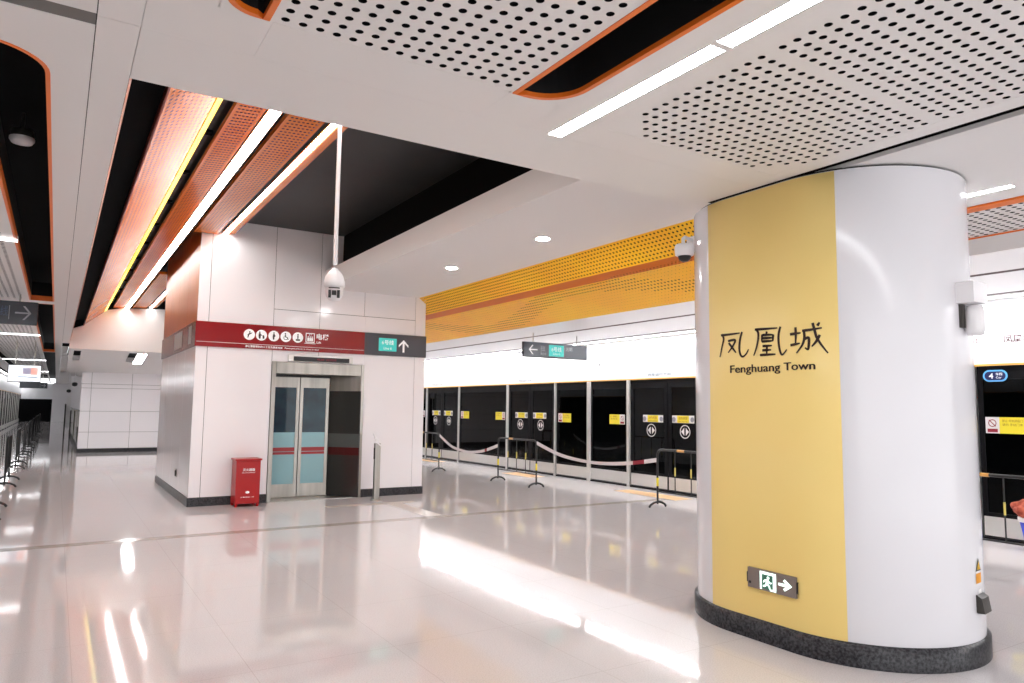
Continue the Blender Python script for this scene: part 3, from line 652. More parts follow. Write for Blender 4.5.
b = MB(); band(b, -PER/2, PER/2, 0.10, 3.335, 0, 160); o = recalc(b.build('shaft', M['colwhite'], t))
b = MB(); band(b, -0.482, 0.6365, 0.135, 3.33, 0.003, 60); band(b, -0.482, 0.6365, 3.33, 3.332, 0.003, 60, 0.0); recalc(b.build('yellow_panel', M['yellow'], t))
b = MB(); band(b, -PER/2, PER/2, 0, 0.135, 0.028, 160); band(b, -PER/2, PER/2, 0.135, 0.15, 0.028, 160, 0.002); recalc(b.build('skirting', M['granite'], t))
b = MB(); band(b, -PER/2, PER/2, 3.325, 3.352, -0.02, 160); recalc(b.build('shadow_gap_ring', M['black'], t))
fc = lambda u, v: colp(u, v, 0.006)
FENG = [[(-0.322,2.255),(-0.307,2.213),(-0.324,2.156),(-0.349,2.074)],[(-0.335,2.246),(-0.254,2.246),(-0.147,2.249)],[(-0.126,2.256),(-0.145,2.201),(-0.154,2.134),(-0.144,2.082),(-0.12,2.066),(-0.088,2.087),(-0.067,2.119)],[(-0.263,2.195),(-0.194,2.197),(-0.22,2.149),(-0.264,2.104)],[(-0.256,2.18),(-0.22,2.138),(-0.186,2.099)]]
HUANG = [[(0.004,2.265),(0.024,2.238),(0.023,2.188),(0.005,2.123),(-0.02,2.068)],[(-0.006,2.263),(0.077,2.261),(0.195,2.258)],[(0.221,2.266),(0.204,2.207),(0.205,2.132),(0.22,2.072),(0.238,2.063),(0.27,2.096)],[(0.103,2.24),(0.096,2.221)],[(0.06,2.221),(0.055,2.167)],[(0.06,2.216),(0.112,2.215),(0.157,2.211)],[(0.158,2.214),(0.153,2.164)],[(0.06,2.193),(0.153,2.190)],[(0.055,2.169),(0.153,2.167)],[(0.061,2.134),(0.145,2.133)],[(0.058,2.103),(0.138,2.102)],[(0.036,2.069),(0.175,2.068)],[(0.1,2.134),(0.097,2.069)]]
CHENG = [[(0.344,2.25),(0.345,2.185),(0.341,2.128)],[(0.3,2.203),(0.382,2.207)],[(0.301,2.124),(0.375,2.134)],[(0.393,2.221),(0.456,2.225),(0.530,2.233)],[(0.406,2.218),(0.408,2.171),(0.391,2.12),(0.347,2.065)],[(0.411,2.162),(0.439,2.167),(0.437,2.107),(0.43,2.088),(0.411,2.1)],[(0.468,2.272),(0.481,2.218),(0.495,2.165),(0.528,2.108),(0.565,2.056)],[(0.515,2.185),(0.489,2.14),(0.458,2.106)],[(0.499,2.249),(0.515,2.272)]]
for ch in (FENG, HUANG, CHENG):
    b = MB()
    for st in ch: stroke(b, st, 0.021, fc)
    b.build('brush_character', M['btext'], t)
for wd, u0, u1, v0 in (('Fenghuang', -0.245, 0.211, 1.925), ('Town', 0.243, 0.478, 1.946)):
    b = MB()
    for du in (-0.0022, 0.0, 0.0022): add_text(b, wd, lambda u, v: colp(u+du, v, 0.006+du*0.2), u0, u1, v0, 2.003, 0.006)
    b.build('english_name', M['btext'], t)
# exit sign on the column
t = thing('exit_sign', 'small grey running-man exit sign low on the yellow panel', 'sign', colp(0.105, 0.43))
b = MB(); e0, e1 = -0.098, 0.31; z0, z1 = 0.366, 0.508
band(b, e0, e1, z0, z1, 0.022, 24); band(b, e0, e1, z1, z1+0.001, 0.022, 24, 0.003); band(b, e0, e1, z0-0.001, z0, 0.003, 24, 0.022)
for s_ in (e0, e1): b.poly([colp(s_, z0, 0.003), colp(s_, z0, 0.022), colp(s_, z1, 0.022), colp(s_, z1, 0.003)])
b.build('plate', M['exitg'], t)
for s_ in (e0-0.004, e1+0.004):
    b = MB(); band(b, s_-0.009, s_+0.009, 0.40, 0.47, 0.016, 3); band(b, s_-0.009, s_+0.009, 0.47, 0.475, 0.016, 3, 0.004); band(b, s_-0.009, s_+0.009, 0.395, 0.40, 0.004, 3, 0.016); b.build('end_clip', M['black'], t)
b = MB(); band(b, -0.088, -0.066, 0.395, 0.413, 0.0245, 2); b.build('test_button', M['black'], t)
b = MB(); band(b, 0.022, 0.148, 0.378, 0.496, 0.0235, 8); pg = b.build('pictogram', M['exitgreen'], t)
b = MB(); fe = lambda u, v: colp(u, v, 0.026)
def q4(u0, u1, v0, v1): b.poly([fe(u0, v0), fe(u1, v0), fe(u1, v1), fe(u0, v1)])
q4(0.014, 0.030, 0.374, 0.500); q4(0.030, 0.150, 0.482, 0.500); q4(0.126, 0.152, 0.374, 0.482); q4(0.10, 0.126, 0.374, 0.386)
b.poly([fe(0.085+0.012*math.cos(k*PI/6), 0.462+0.010*math.sin(k*PI/6)) for k in range(12)])
for st, w in (([(0.082,0.448),(0.072,0.418)], 0.02), ([(0.075,0.418),(0.094,0.402),(0.098,0.386)], 0.012), ([(0.072,0.42),(0.060,0.404),(0.040,0.398)], 0.012), ([(0.08,0.446),(0.056,0.44),(0.044,0.424)], 0.009), ([(0.082,0.446),(0.1,0.428),(0.116,0.432)], 0.009)): stroke(b, st, w, fe, False, 4)
q4(0.172, 0.235, 0.430, 0.448); b.poly([fe(0.283, 0.439), fe(0.224, 0.480), fe(0.212, 0.466), fe(0.246, 0.439)]); b.poly([fe(0.283, 0.439), fe(0.246, 0.439), fe(0.212, 0.412), fe(0.224, 0.398)])
b.build('glowing_symbol', M['exitw'], pg)
# stickers and cable outlet on the near right side
t = thing('warning_sticker', 'yellow triangle warning sticker above an orange label on the column', 'sticker', colp(1.62, 0.6))
b = MB(); b.poly([colp(1.575, 0.60, 0.003), colp(1.675, 0.60, 0.003), colp(1.625, 0.685, 0.003)]); b.build('black_triangle', M['black'], t)
b = MB(); b.poly([colp(1.592, 0.609, 0.005), colp(1.658, 0.609, 0.005), colp(1.625, 0.665, 0.005)]); b.build('yellow_triangle', M['warn'], t)
b = MB(); band(b, 1.578, 1.672, 0.52, 0.585, 0.003, 4); b.build('orange_label', M['warno'], t)
t = thing('outlet_cover', 'dark brown outlet cover sticking out of the column below the stickers', 'outlet', colp(1.64, 0.39))
b = MB(); band(b, 1.57, 1.70, 0.335, 0.43, 0.05, 4, 0.035); band(b, 1.57, 1.70, 0.43, 0.45, 0.035, 4, 0.004); band(b, 1.57, 1.70, 0.33, 0.335, 0.002, 4, 0.05)
for s_ in (1.57, 1.70): b.poly([colp(s_, 0.335, 0), colp(s_, 0.335, 0.05), colp(s_, 0.43, 0.035), colp(s_, 0.45, 0.004), colp(s_, 0.45, 0)])
b.build('cover', M['brownbox'], t); 
b = MB(); band(b, 1.605, 1.66, 0.455, 0.48, 0.004, 3); b.build('paper_tag', M['stickW'], t)

def box_on_col(mb, s0, s1, z0, z1, o0, o1, n=4):
    band(mb, s0, s1, z0, z1, o1, n); band(mb, s0, s1, z1, z1+0.0005, o1, n, o0); band(mb, s0, s1, z0-0.0005, z0, o0, n, o1)
    for s_ in (s0, s1): mb.poly([colp(s_, z0, o0), colp(s_, z0, o1), colp(s_, z1, o1), colp(s_, z1, o0)])
t = thing('public_address_horn', 'pair of pale grey boxes mounted high on the right side of the column', 'speaker', colp(1.5, 2.4))
b = MB(); box_on_col(b, 1.475, 1.66, 2.405, 2.545, 0.0, 0.12); b.build('upper_box', M['camwhite'], t)
b = MB(); c = Vector(colp(1.60, 2.29, 0.06)); b.lathe([(0.001, -0.10), (0.05, -0.098), (0.062, -0.05), (0.062, 0.05), (0.05, 0.10), (0.001, 0.11)], c, 20); b.build('lower_body', M['camwhite'], t)
b = MB(); box_on_col(b, 1.51, 1.56, 2.24, 2.40, 0.0, 0.02); b.build('bracket', M['brownbox'], t)
# dome camera on the far side of the column
cp = Vector((4.50, 4.36, 3.05))
t = thing('wall_camera', 'small white camera with a black dome on the far left edge of the column', 'camera', cp)
b = MB(); b.tube([(4.62, 4.40, 3.135), (4.49, 4.355, 3.135), (4.465, 4.35, 3.12), (4.465, 4.35, 3.06)], 0.016, 8); b.box(4.62, 4.635, 4.36, 4.46, 3.03, 3.17); b.build('arm', M['camwhite'], t)
MB().lathe([(0.02, 0.03), (0.075, 0.025), (0.085, 0.0), (0.08, -0.065), (0.062, -0.075)], (4.49, 4.36, 3.045), 20).build('body', M['camwhite'], t)
MB().lathe([(0.058, -0.070), (0.05, -0.10), (0.03, -0.118), (0.001, -0.122)], (4.49, 4.36, 3.045), 20).build('dome', M['black'], t)

# ------------------------------------------------------------------ PTZ camera on a pole
px_, py_ = 2.27, 6.93
t = thing('dome_camera', 'white dome camera hanging on a long white pole in front of the lift', 'camera', (px_, py_, 2.8))
MB().tube([(px_, py_, 3.05), (px_, py_, 4.79)], 0.022, 12).lathe([(0.024, 3.02), (0.05, 2.985), (0.055, 2.97)], (px_, py_, 0)).build('pole', M['camwhite'], t)
MB().lathe([(0.02, 3.0), (0.055, 2.985), (0.085, 2.94), (0.103, 2.88), (0.105, 2.835), (0.09, 2.82), (0.06, 2.815)], (px_, py_, 0), 28).build('housing', M['camwhite'], t)
MB().lathe([(0.088, 2.82), (0.09, 2.78), (0.078, 2.73), (0.05, 2.695), (0.001, 2.682)], (px_, py_, 0), 28).build('ball', M['camwhite'], t)
d = (Vector((0, 0, 0))-Vector((px_, py_, 0))).normalized(); sdv = Vector((-d.y, d.x, 0))
b = MB(); c = Vector((px_, py_, 2.755))+d*0.082
def lensq(u, w, z0, z1, dep=0.012):
    vs = []
    for dd in (0, dep):
        for uu, zz in ((u, z0), (w, z0), (w, z1), (u, z1)): vs.append(c+sdv*uu+d*dd+Vector((0, 0, zz)))
    b.faces(vs, [(0,3,2,1),(4,5,6,7),(0,1,5,4),(1,2,6,5),(2,3,7,6),(3,0,4,7)])
lensq(-0.055, -0.028, -0.045, 0.032); lensq(0.028, 0.055, -0.045, 0.032); lensq(-0.022, 0.022, -0.018, 0.028); b.build('lens', M['black'], t)
b = MB(); b.tube([Vector((px_, py_, 2.81))+d*0.09*math.cos(a)+sdv*0.09*math.sin(a)+Vector((0,0,0.0)) for a in [(-0.6+1.2*k/8) for k in range(9)]], 0.006, 6); b.build('visor', M['black'], t)

# ------------------------------------------------------------------ screen doors
def build_sticker_wide(y1, y0, z0, z1, xx, sgn):
    m = MB(); w = y1-y0
    def r(a, b_, c, d_, mm, k=0): m.use(mm); m.poly([(xx-sgn*k*0.001, y1-w*a, z0+(z1-z0)*c), (xx-sgn*k*0.001, y1-w*b_, z0+(z1-z0)*c), (xx-sgn*k*0.001, y1-w*b_, z0+(z1-z0)*d_), (xx-sgn*k*0.001, y1-w*a, z0+(z1-z0)*d_)])
    return m, r
PSD = 'platform screen doors along the right platform'
def psd_bay(y0, y1, kind, label, X=XR, sgn=1, group=PSD, detail=True, ends='ab', dz=0.0):
    """bay between posts; kind 'door' two sliding leaves, 'fixed' one glazed panel; sgn=1 faces -x"""
    t = thing('screen_door' if kind == 'door' else 'glazed_screen_panel', label, 'screen door' if kind == 'door' else 'glass panel', (X, (y0+y1)/2, 0), group)
    xb = lambda a: X-sgn*a
    ZT, ZK = 2.30, 0.30
    if kind == 'door':
        ym = (y0+y1)/2; cells = [(y0+0.06, ym-0.012), (ym+0.012, y1-0.06)]
        fr = MB(); fr.box(xb(0), xb(-0.1), y0+0.05, y1-0.05, 2.22, ZT).build('top_track', M['frameblack'], t); MB().box(xb(0.03), xb(-0.08), y0+0.06, y1-0.06, 0.0, 0.035).build('threshold', M['frameblack'], t)
    else:
        cells = [(y0+0.05, y1-0.05)]
        fr = MB(); fr.box(xb(0), xb(-0.1), y0+0.05, y1-0.05, 2.22, ZT).build('top_rail', M['frameblack'], t); MB().box(xb(0.02), xb(-0.08), y0+0.05, y1-0.05, 0.0, 0.03).build('bottom_rail', M['frameblack'], t)
    for a, c in cells:
        lf = MB(); w = 0.09 if kind == 'door' else 0.06
        lf.use(M['frameblack']).box(xb(0.0), xb(-0.04), a, a+w, 0.04, 2.22).box(xb(0), xb(-0.04), c-w, c, 0.04, 2.22).box(xb(0), xb(-0.04), a+w, c-w, 2.12, 2.22).box(xb(0), xb(-0.04), a+w, c-w, ZK, ZK+0.05)
        lf.use(M['steelL']).box(xb(0.004), xb(-0.036), a+0.01, c-0.01, 0.05, ZK)
        leaf = lf.build('door_leaf' if kind == 'door' else 'panel_frame', None, t)
        MB().box(xb(0.012-0.03), xb(0.012-0.04), a+w, c-w, ZK+0.05, 2.12).build('glass', M['glass'], leaf)
        if not detail: continue
        xs = xb(0.003)
        def rect(m, u0, u1, v0, v1, k=0): m.poly([(xs-sgn*0.002*k, u0, v0), (xs-sgn*0.002*k, u1, v0), (xs-sgn*0.002*k, u1, v1), (xs-sgn*0.002*k, u0, v1)])
        if kind == 'door':
            cy = ym+(0.43 if a > ym else -0.43); m = MB(); m.use(M['stickW']); rect(m, cy-0.30, cy+0.30, 1.40, 1.55); m.use(M['stickY']); rect(m, cy-0.16, cy+0.16, 1.405, 1.545, 1)
            m.use(M['ochre']); add_text(m, '请勿倚靠', lambda u, v: (xs-sgn*0.004, cy-sgn*u, v), -0.12, 0.12, 1.47, 1.52); add_text(m, 'No leaning', lambda u, v: (xs-sgn*0.004, cy-sgn*u, v), -0.11, 0.11, 1.415, 1.44)
            m.use(M['gtext'])
            for s_ in (-0.25, 0.25):
                m.disc((xs-sgn*0.004, cy+s_, 1.47), 0.05, 14, 'yz'); 
            m.build('warning_sticker', None, leaf); cy = ym+(0.48 if a > ym else -0.48)
            m = MB(); m.use(M['stickW'])
            for k in range(24):
                t0, t1 = 2*PI*k/24, 2*PI*(k+1)/24
                m.poly([(xs, cy+0.14*math.cos(t0), 1.23+0.135*math.sin(t0)), (xs, cy+0.14*math.cos(t1), 1.23+0.135*math.sin(t1)), (xs, cy+0.122*math.cos(t1), 1.23+0.118*math.sin(t1)), (xs, cy+0.122*math.cos(t0), 1.23+0.118*math.sin(t0))])
            for s_ in (-1, 1): m.poly([(xs, cy+s_*0.105, 1.23), (xs, cy+s_*0.02, 1.31), (xs, cy+s_*0.02, 1.15)])
            m.build('slide_arrow_sticker', None, leaf)
        else:
            for end, d_ in ([(c-w-0.02, -1)] if 'a' in ends else [])+([(a+w+0.02, 1)] if 'b' in ends else []):
                # white end next to the frame, yellow beyond
                m = MB(); m.use(M['stickW']); rect(m, end, end+d_*0.17, 1.33+dz, 1.545+dz); m.use(M['stickY']); rect(m, end+d_*0.17, end+d_*0.52, 1.33+dz, 1.545+dz)
                cy = end+d_*0.085; m.use(M['dredtext'])
                for k in range(20):
                    t0, t1 = 2*PI*k/20, 2*PI*(k+1)/20
                    m.poly([(xs-sgn*0.002, cy+0.05*math.cos(t0), 1.465+dz+0.05*math.sin(t0)), (xs-sgn*0.002, cy+0.05*math.cos(t1), 1.465+dz+0.05*math.sin(t1)), (xs-sgn*0.002, cy+0.04*math.cos(t1), 1.465+dz+0.04*math.sin(t1)), (xs-sgn*0.002, cy+0.04*math.cos(t0), 1.465+dz+0.04*math.sin(t0))])
                m.poly([(xs-sgn*0.002, cy-0.045, 1.425+dz), (xs-sgn*0.002, cy-0.035, 1.42+dz), (xs-sgn*0.002, cy+0.045, 1.505+dz), (xs-sgn*0.002, cy+0.035, 1.51+dz)]); rect(m, cy-0.062, cy+0.062, 1.345+dz, 1.39+dz, 1)
                m.use(M['ochre']); c0 = end+d_*0.345
                for tx, z_ in (('禁止 倚靠屏蔽门', 1.50+dz), ('请勿 手扶门体', 1.45+dz)): add_text(m, tx, lambda u, v: (xs-sgn*0.002, c0-sgn*u, v), -0.14, 0.10, z_-0.02, z_+0.015)
                m.build('warning_sticker', None, leaf)
    return t
def psd_post(y, X=XR, sgn=1, w=0.05, label='', group='steel posts between the screen doors'):
    o = MB().box(X-sgn*0.035, X+sgn*0.06, y-w, y+w, 0, 2.30, 0.006).build('door_post', M['steelL']); return tag(o, label, 'post', group)
bays = [(24.95, 27.2, 'door', 'sliding screen doors hidden deep behind the lift'), (22.15, 24.95, 'fixed', 'glazed screen panel behind the lift corner'),
        (19.85, 22.15, 'door', 'sliding screen doors right beside the lift corner, behind the farthest tape'),
        (16.99, 19.85, 'fixed', 'wide glazed screen panel behind the drooping tape near the lift'),
        (14.73, 16.99, 'door', 'sliding screen doors below the hanging teal sign'),
        (13.37, 14.73, 'fixed', 'narrow glazed screen panel right of the doors under the hanging sign'),
        (11.99, 13.37, 'fixed', 'narrow glazed screen panel next to the doors beside the column'),
        (9.62, 11.99, 'door', 'sliding screen doors just left of the column'),
        (6.95, 9.62, 'fixed', 'glazed screen panel hidden behind the column'), (4.96, 6.95, 'door', 'sliding screen doors behind the column'),
        (2.1, 4.96, 'fixed', 'glazed screen panel with a numbered badge, right of the column'), (-0.2, 2.1, 'door', 'sliding screen doors beyond the right edge'), (-3.0, -0.2, 'fixed', 'glazed screen panel past the right edge')]
for y0, y1, k, lab in bays: psd_bay(y0, y1, k, lab, ends='a' if y0 == 13.37 else 'b' if y0 == 11.99 else 'ab', dz=0.07 if y0 == 2.1 else 0.0)
posts = {27.2: 'steel post at the far end behind the lift', 24.95: 'steel post hidden behind the lift', 22.15: 'steel post at the lift corner', 19.85: 'thin steel post right of the farthest doors', 16.99: 'steel post left of the doors under the hanging sign', 14.73: 'steel post right of the doors under the hanging sign', 13.37: 'double steel post between the two narrow glass panels', 11.99: 'steel post left of the doors beside the column', 9.62: 'steel post hidden by the column', 6.95: 'steel post behind the middle of the column', 4.96: 'steel post behind the right edge of the column', 2.1: 'steel post beyond the right edge', -0.2: 'steel post well beyond the right edge'}
for y, lab in posts.items(): psd_post(y, w=0.042 if y in (16.99, 11.99) else 0.06 if y == 13.37 else 0.022, label=lab)
# header wall over the doors
t = thing('door_header', 'white header wall with a gold edge above the right screen doors', 'header', (XR, 15, 2.75))
b = MB().use(M['header'])
b.box(XR-0.005, XR+0.1, -4, 40, 2.325, 2.62).box(XR-0.005, XR+0.1, -4, 40, 2.624, 2.92).box(XR-0.005, XR+0.1, -4, 40, 2.924, 3.19)
b.use(M['pane']).box(XR+0.01, XR+0.08, -4, 40, 2.61, 2.93); b.build('fascia', None, t)
MB().box(XR-0.02, XR+0.1, -4, 40, 2.30, 2.326).build('gold_edge', M['gold'], t)
fh = lambda u, v: (XR-0.009, -u, v)
for i, (ya, yb) in enumerate(((11.38, 10.70), (16.44, 15.8), (21.8, 21.0))):
    b = MB(); add_text(b, '列车运行方向', fh, -ya, -yb, 2.36, 2.43, 0.02); b.build('pale_blue_lettering', M['hblue'], t)
for ya in (11.225, 16.4, 6.0):
    b = MB(); add_text(b, '凤凰城', fh, -ya, -ya+0.36, 2.72, 2.83); add_text(b, 'Fenghuang Town', fh, -ya, -ya+0.34, 2.62, 2.665); b.build('station_lettering', M['htext'], t)
b = MB(); b.poly([fh(-11.75, 2.60), fh(-11.3, 2.60), fh(-11.3, 2.606), fh(-11.75, 2.606)])
for u, v, r_ in ((-19.2, 2.78, 0.03), (-19.0, 2.79, 0.018), (-13.0, 2.68, 0.03), (-13.05, 2.80, 0.02), (-14.4, 2.64, 0.025)): b.disc((XR-0.009, -u, v), r_, 12, 'yz')
b.build('route_marks', M['htext'], t)
b = MB(); add_text(b, '出', fh, -4.93, -4.85, 2.62, 2.70); add_text(b, '凤凰城', fh, -4.56, -4.22, 2.60, 2.70, 0.01); b.build('pink_lettering', M['hpink'], t)
# badge and strip on the right-hand panel
t = thing('door_badge', 'blue oval badge with the number 4 on the glass right of the column', 'badge', (XR, 4.67, 2.16))
xx = XR-0.012
def oval(mb, cy, cz, hw, hh, x):
    pts = [(x, cy+(hw-hh)*(1 if math.cos(a) > 0 else -1)+hh*math.cos(a), cz+hh*math.sin(a)) for a in [2*PI*(k+0.5)/32 for k in range(32)]]; mb.poly(pts)
b = MB(); oval(b, 4.68, 2.165, 0.15, 0.078, xx); b.build('blue_rim', M['badgeblue'], t)
b = MB(); oval(b, 4.68, 2.165, 0.128, 0.058, xx-0.003); b.build('navy_field', M['navy'], t)
b = MB(); fo = lambda u, v: (xx-0.006, -u, v); add_text(b, '4', fo, -4.755, -4.70, 2.128, 2.20, 0.02); add_text(b, '车厢', fo, -4.67, -4.59, 2.168, 2.205, 0.01); add_text(b, 'Car', fo, -4.67, -4.60, 2.128, 2.155, 0.01); b.build('lettering', M['wtext'], t)
# reflections of screens in the glass, drawn as plates behind the two panels
for y, lab in ((19.3, 'dim blue screen reflection drawn behind the wide glass panel'), (14.3, 'dim red and white screen reflection drawn behind the narrow glass panel'), (13.0, 'dim blue and white screen reflection drawn next to the double post')):
    t = thing('screen_reflection', lab, 'display', (XR+0.05, y, 2.15), 'screen reflections drawn behind the screen doors')
    MB().box(XR+0.055, XR+0.09, y-0.95 if y > 18 else y-0.8, y+0.05, 2.04, 2.21).build('case', M['navy'], t)
    b = MB(); fd_ = lambda u, v: (XR+0.052, -u, v)
    b.use(M['ptext']); add_text(b, '凤凰城', fd_, -y+0.15, -y+0.42, 2.09, 2.17); b.use(M['cyan']); add_text(b, '6号线', fd_, -y+0.5, -y+0.75, 2.09, 2.17); b.build('lettering', None, t)

# left side doors, seen at a shallow angle
lyb = 38.6; k = 0
LG = 'platform screen doors along the left platform'
ORD = ['just outside the left edge', 'second outside the left edge', 'third before the left edge', 'first at the left edge', 'second from the left edge', 'third from the left edge', 'fourth from the left edge', 'fifth from the left edge', 'sixth from the left edge', 'seventh from the left edge', 'fourth before the dark end wall', 'third before the dark end wall', 'second before the dark end wall', 'next to the dark end wall', 'touching the dark end wall']
while lyb < 74 and k < len(ORD):
    kind = 'door' if k % 2 == 0 else 'fixed'; w = 2.3 if kind == 'door' else 2.8
    psd_bay(lyb, min(lyb+w, 74.9), kind, 'left platform '+('sliding screen doors' if kind == 'door' else 'glazed screen panel')+', '+ORD[k], XL, -1, LG, detail=False)
    psd_post(lyb, XL, -1, 0.05, 'left platform steel post by the '+('doors' if kind == 'door' else 'glass panel')+' '+ORD[k], 'steel posts of the left platform')
    lyb += w; k += 1
t = thing('door_header', 'white header wall above the left screen doors', 'header', (XL, 40, 2.75))
MB().box(XL-0.1, XL, 3, 75, 2.325, 3.2).build('fascia', M['header'], t); MB().box(XL-0.1, XL+0.015, 3, 75, 2.30, 2.325).build('gold_edge', M['gold'], t)

# ------------------------------------------------------------------ barriers
def build_barrier(label, group, plain=False):
    t = thing('crowd_barrier', label, 'barrier', (0, 0, 0), group)
    L = 0.775; H = 0.98; r = 0.11
    path = [(0, -L, 0.06), (0, -L, H-r)]+[(0, -L+r-r*math.cos(a), H-r+r*math.sin(a)) for a in [PI/2*k/6 for k in range(1, 7)]]+[(0, L-r+r*math.sin(a), H-r+r*math.cos(a)) for a in [PI/2*k/6 for k in range(0, 7)]]+[(0, L, 0.06)]
    MB().tube(path, 0.018, 8).build('hoop', M['black'], t)
    MB().tube([(0, -L, 0.27), (0, L, 0.27)], 0.012, 6).build('lower_rail', M['black'], t)
    for y in (-0.36, 0, 0.36):
        bar = MB().tube([(0, y, 0.27), (0, y, H)], 0.009, 6).build('bar', M['black'], t)
        if not plain: MB().tube([(0, y, 0.56), (0, y, 0.70)], 0.012, 6).build('reflector', M['bartape'], bar)
    for y in (() if plain else (-L, L)): MB().tube([(0, y, 0.36), (0, y, 0.50)], 0.0205, 8).build('reflective_sleeve', M['stickY'], t)
    if not plain: MB().tube([(0, 0.14, H), (0, 0.30, H)], 0.021, 8).build('rail_sleeve', M['gold'], t)
    for y in (-L, L):
        MB().tube([(-0.19, y, 0.012), (-0.16, y, 0.05), (-0.09, y, 0.085), (0, y, 0.10), (0.09, y, 0.085), (0.16, y, 0.05), (0.19, y, 0.012)], 0.02, 8).build('arched_foot', M['black'], t)
    return t
RG = 'crowd barriers along the right platform'; LGb = 'crowd barriers along the left platform'
proto = build_barrier('black hoop barrier near the screen doors under the hanging sign, between two tapes', RG)
proto.location = (8.62, 13.43, 0)
def barrier(x, y, label, group):
    c = copy_tree(proto); c.location = (x, y, 0); c['label'] = label; c['group'] = group; return c
barrier(8.45, 17.65, 'black hoop barrier half hidden by the lift corner, at the far tape end', RG)
barrier(8.78, 8.43, 'black hoop barrier whose right half is hidden by the column', RG)
barrier(8.8, 3.86, 'black hoop barrier at the right edge, seen past the column', RG)
labs = ['black hoop barrier nearest the left edge, feet cut off', 'second black hoop barrier from the left edge on the left platform', 'third black hoop barrier along the left platform', 'fourth black hoop barrier along the left platform', 'fifth black hoop barrier along the left platform', 'sixth barrier of the left row, merging into the distance', 'seventh barrier of the left row, deep in the distance', 'eighth barrier of the left row, deep in the distance', 'farthest barrier of the left row']
left = build_barrier(labs[0], LGb, True); left.location = (-0.75, 13.2, 0)
for k, y in enumerate((13.2, 17.9, 22.4, 27.1, 31.7, 36.3, 41, 45.6, 50.2)):
    if k: c = copy_tree(left); c.location = (-0.75, y, 0); c['label'] = labs[k]

def tape(label, y0, y1, z0, z1, sag, xs, red=()):
    t = thing('barrier_tape', label, 'tape', (xs[0], (y0+y1)/2, z0), 'tapes strung between the right barriers')
    n = 24; segs = []; cur = 0
    for k in range(1, n+1):
        if k == n or ((k in red) != (cur in red)): segs.append((cur, k)); cur = k
    for ka, kb in segs:
        m = MB()
        for k in range(ka, kb):
            def P(q):
                u = q/n; return (y0+(y1-y0)*u, z0+(z1-z0)*u-sag*4*u*(1-u)*(1.15-0.3*u), 0.028+0.016*abs(u-0.5), 0.012*math.sin(q*0.8))
            (ya, za, wa, oa), (yb, zb, wb, ob) = P(k), P(k+1); x = 0; oa += xs[0]+(xs[1]-xs[0])*k/n; ob += xs[0]+(xs[1]-xs[0])*(k+1)/n
            m.faces([(x+oa-0.004, ya, za-wa), (x+ob-0.004, yb, zb-wb), (x+ob-0.004, yb, zb+wb), (x+oa-0.004, ya, za+wa), (x+oa+0.002, ya, za-wa), (x+ob+0.002, yb, zb-wb), (x+ob+0.002, yb, zb+wb), (x+oa+0.002, ya, za+wa)], [(0,3,2,1),(4,5,6,7),(0,1,5,4),(2,3,7,6)])
        m.build('red_print' if ka in red else 'ribbon', M['dredtext'] if ka in red else M['tapew'], t)
tape('white tape sagging between the lift corner barrier and the next one', 16.86, 14.22, 0.93, 0.80, 0.28, (8.45, 8.62), red=(19,))
tape('long white tape sagging in front of the narrow glass panels to the column barrier', 12.64, 9.22, 0.93, 0.80, 0.22, (8.62, 8.78), red=(20, 21))

# ------------------------------------------------------------------ hanging signs
def hang_sign(label, x0, x1, y, z0, z1, ztop, arrow_left, group='hanging direction signs'):
    t = thing('hanging_sign', label, 'sign', ((x0+x1)/2, y, (z0+z1)/2), group)
    MB().box(x0, x1, y-0.04, y+0.04, z0, z1, 0.012).build('panel', M['sgrey'], t)
    for x in (x0+0.25, x1-0.25): MB().tube([(x, y, z1), (x, y, ztop)], 0.012, 8).build('rod', M['steel'], t)
    yy = y-0.042; F = lambda u, v: (u, yy, v); m = MB(); zc = (z0+z1)/2; hh = (z1-z0)*0.30
    if arrow_left:
        a = x0+0.13; s_ = 1
    else: a = x1-0.10; s_ = -1
    m.poly([F(a, zc-0.012), F(a+s_*0.20, zc-0.012), F(a+s_*0.20, zc+0.012), F(a, zc+0.012)])
    for q in (1, -1): m.poly([F(a-s_*0.015, zc), F(a+s_*0.015, zc), F(a+s_*0.10, zc+q*hh), F(a+s_*0.07, zc+q*hh)])
    m.build('arrow', M['wtext'] if arrow_left else M['gtext'], t)
    m = MB(); xm = a+s_*0.28; m.poly([F(xm, zc-hh), F(xm+0.008, zc-hh), F(xm+0.008, zc+hh), F(xm, zc+hh)]); m.build('divider', M['gtext'], t)
    return t, F, zc, hh
t, F, zc, hh = hang_sign('dark hanging sign with a left arrow and teal plate over the right platform', 7.82, 9.42, 12.0, 2.68, 2.99, 3.18, True)
m = MB(); add_text(m, '往', F, 8.24, 8.34, zc-0.02, zc+0.09); add_text(m, '往方向', F, 8.24, 8.36, zc-0.10, zc-0.05); m.build('faint_lettering', M['gtext'], t)
b = MB(); b.box(8.43, 8.80, 12.0-0.047, 12.0-0.04, zc-0.115, zc+0.115); pl = b.build('teal_plate', M['teal'], t)
m = MB(); F2 = lambda u, v: (u, 12.0-0.049, v); add_text(m, '6号线', F2, 8.49, 8.74, zc-0.02, zc+0.08, 0.01); add_text(m, 'Line 6', F2, 8.53, 8.70, zc-0.085, zc-0.035); m.build('plate_lettering', M['wtext'], pl)
m = MB(); add_text(m, '光明', F, 8.86, 9.02, zc+0.01, zc+0.09); m.build('faint_lettering', M['gtext'], t)
t, F, zc, hh = hang_sign('dark hanging sign with a right arrow at the left edge of the picture', -1.95, -0.33, 13.7, 2.87, 3.235, 3.35, False)
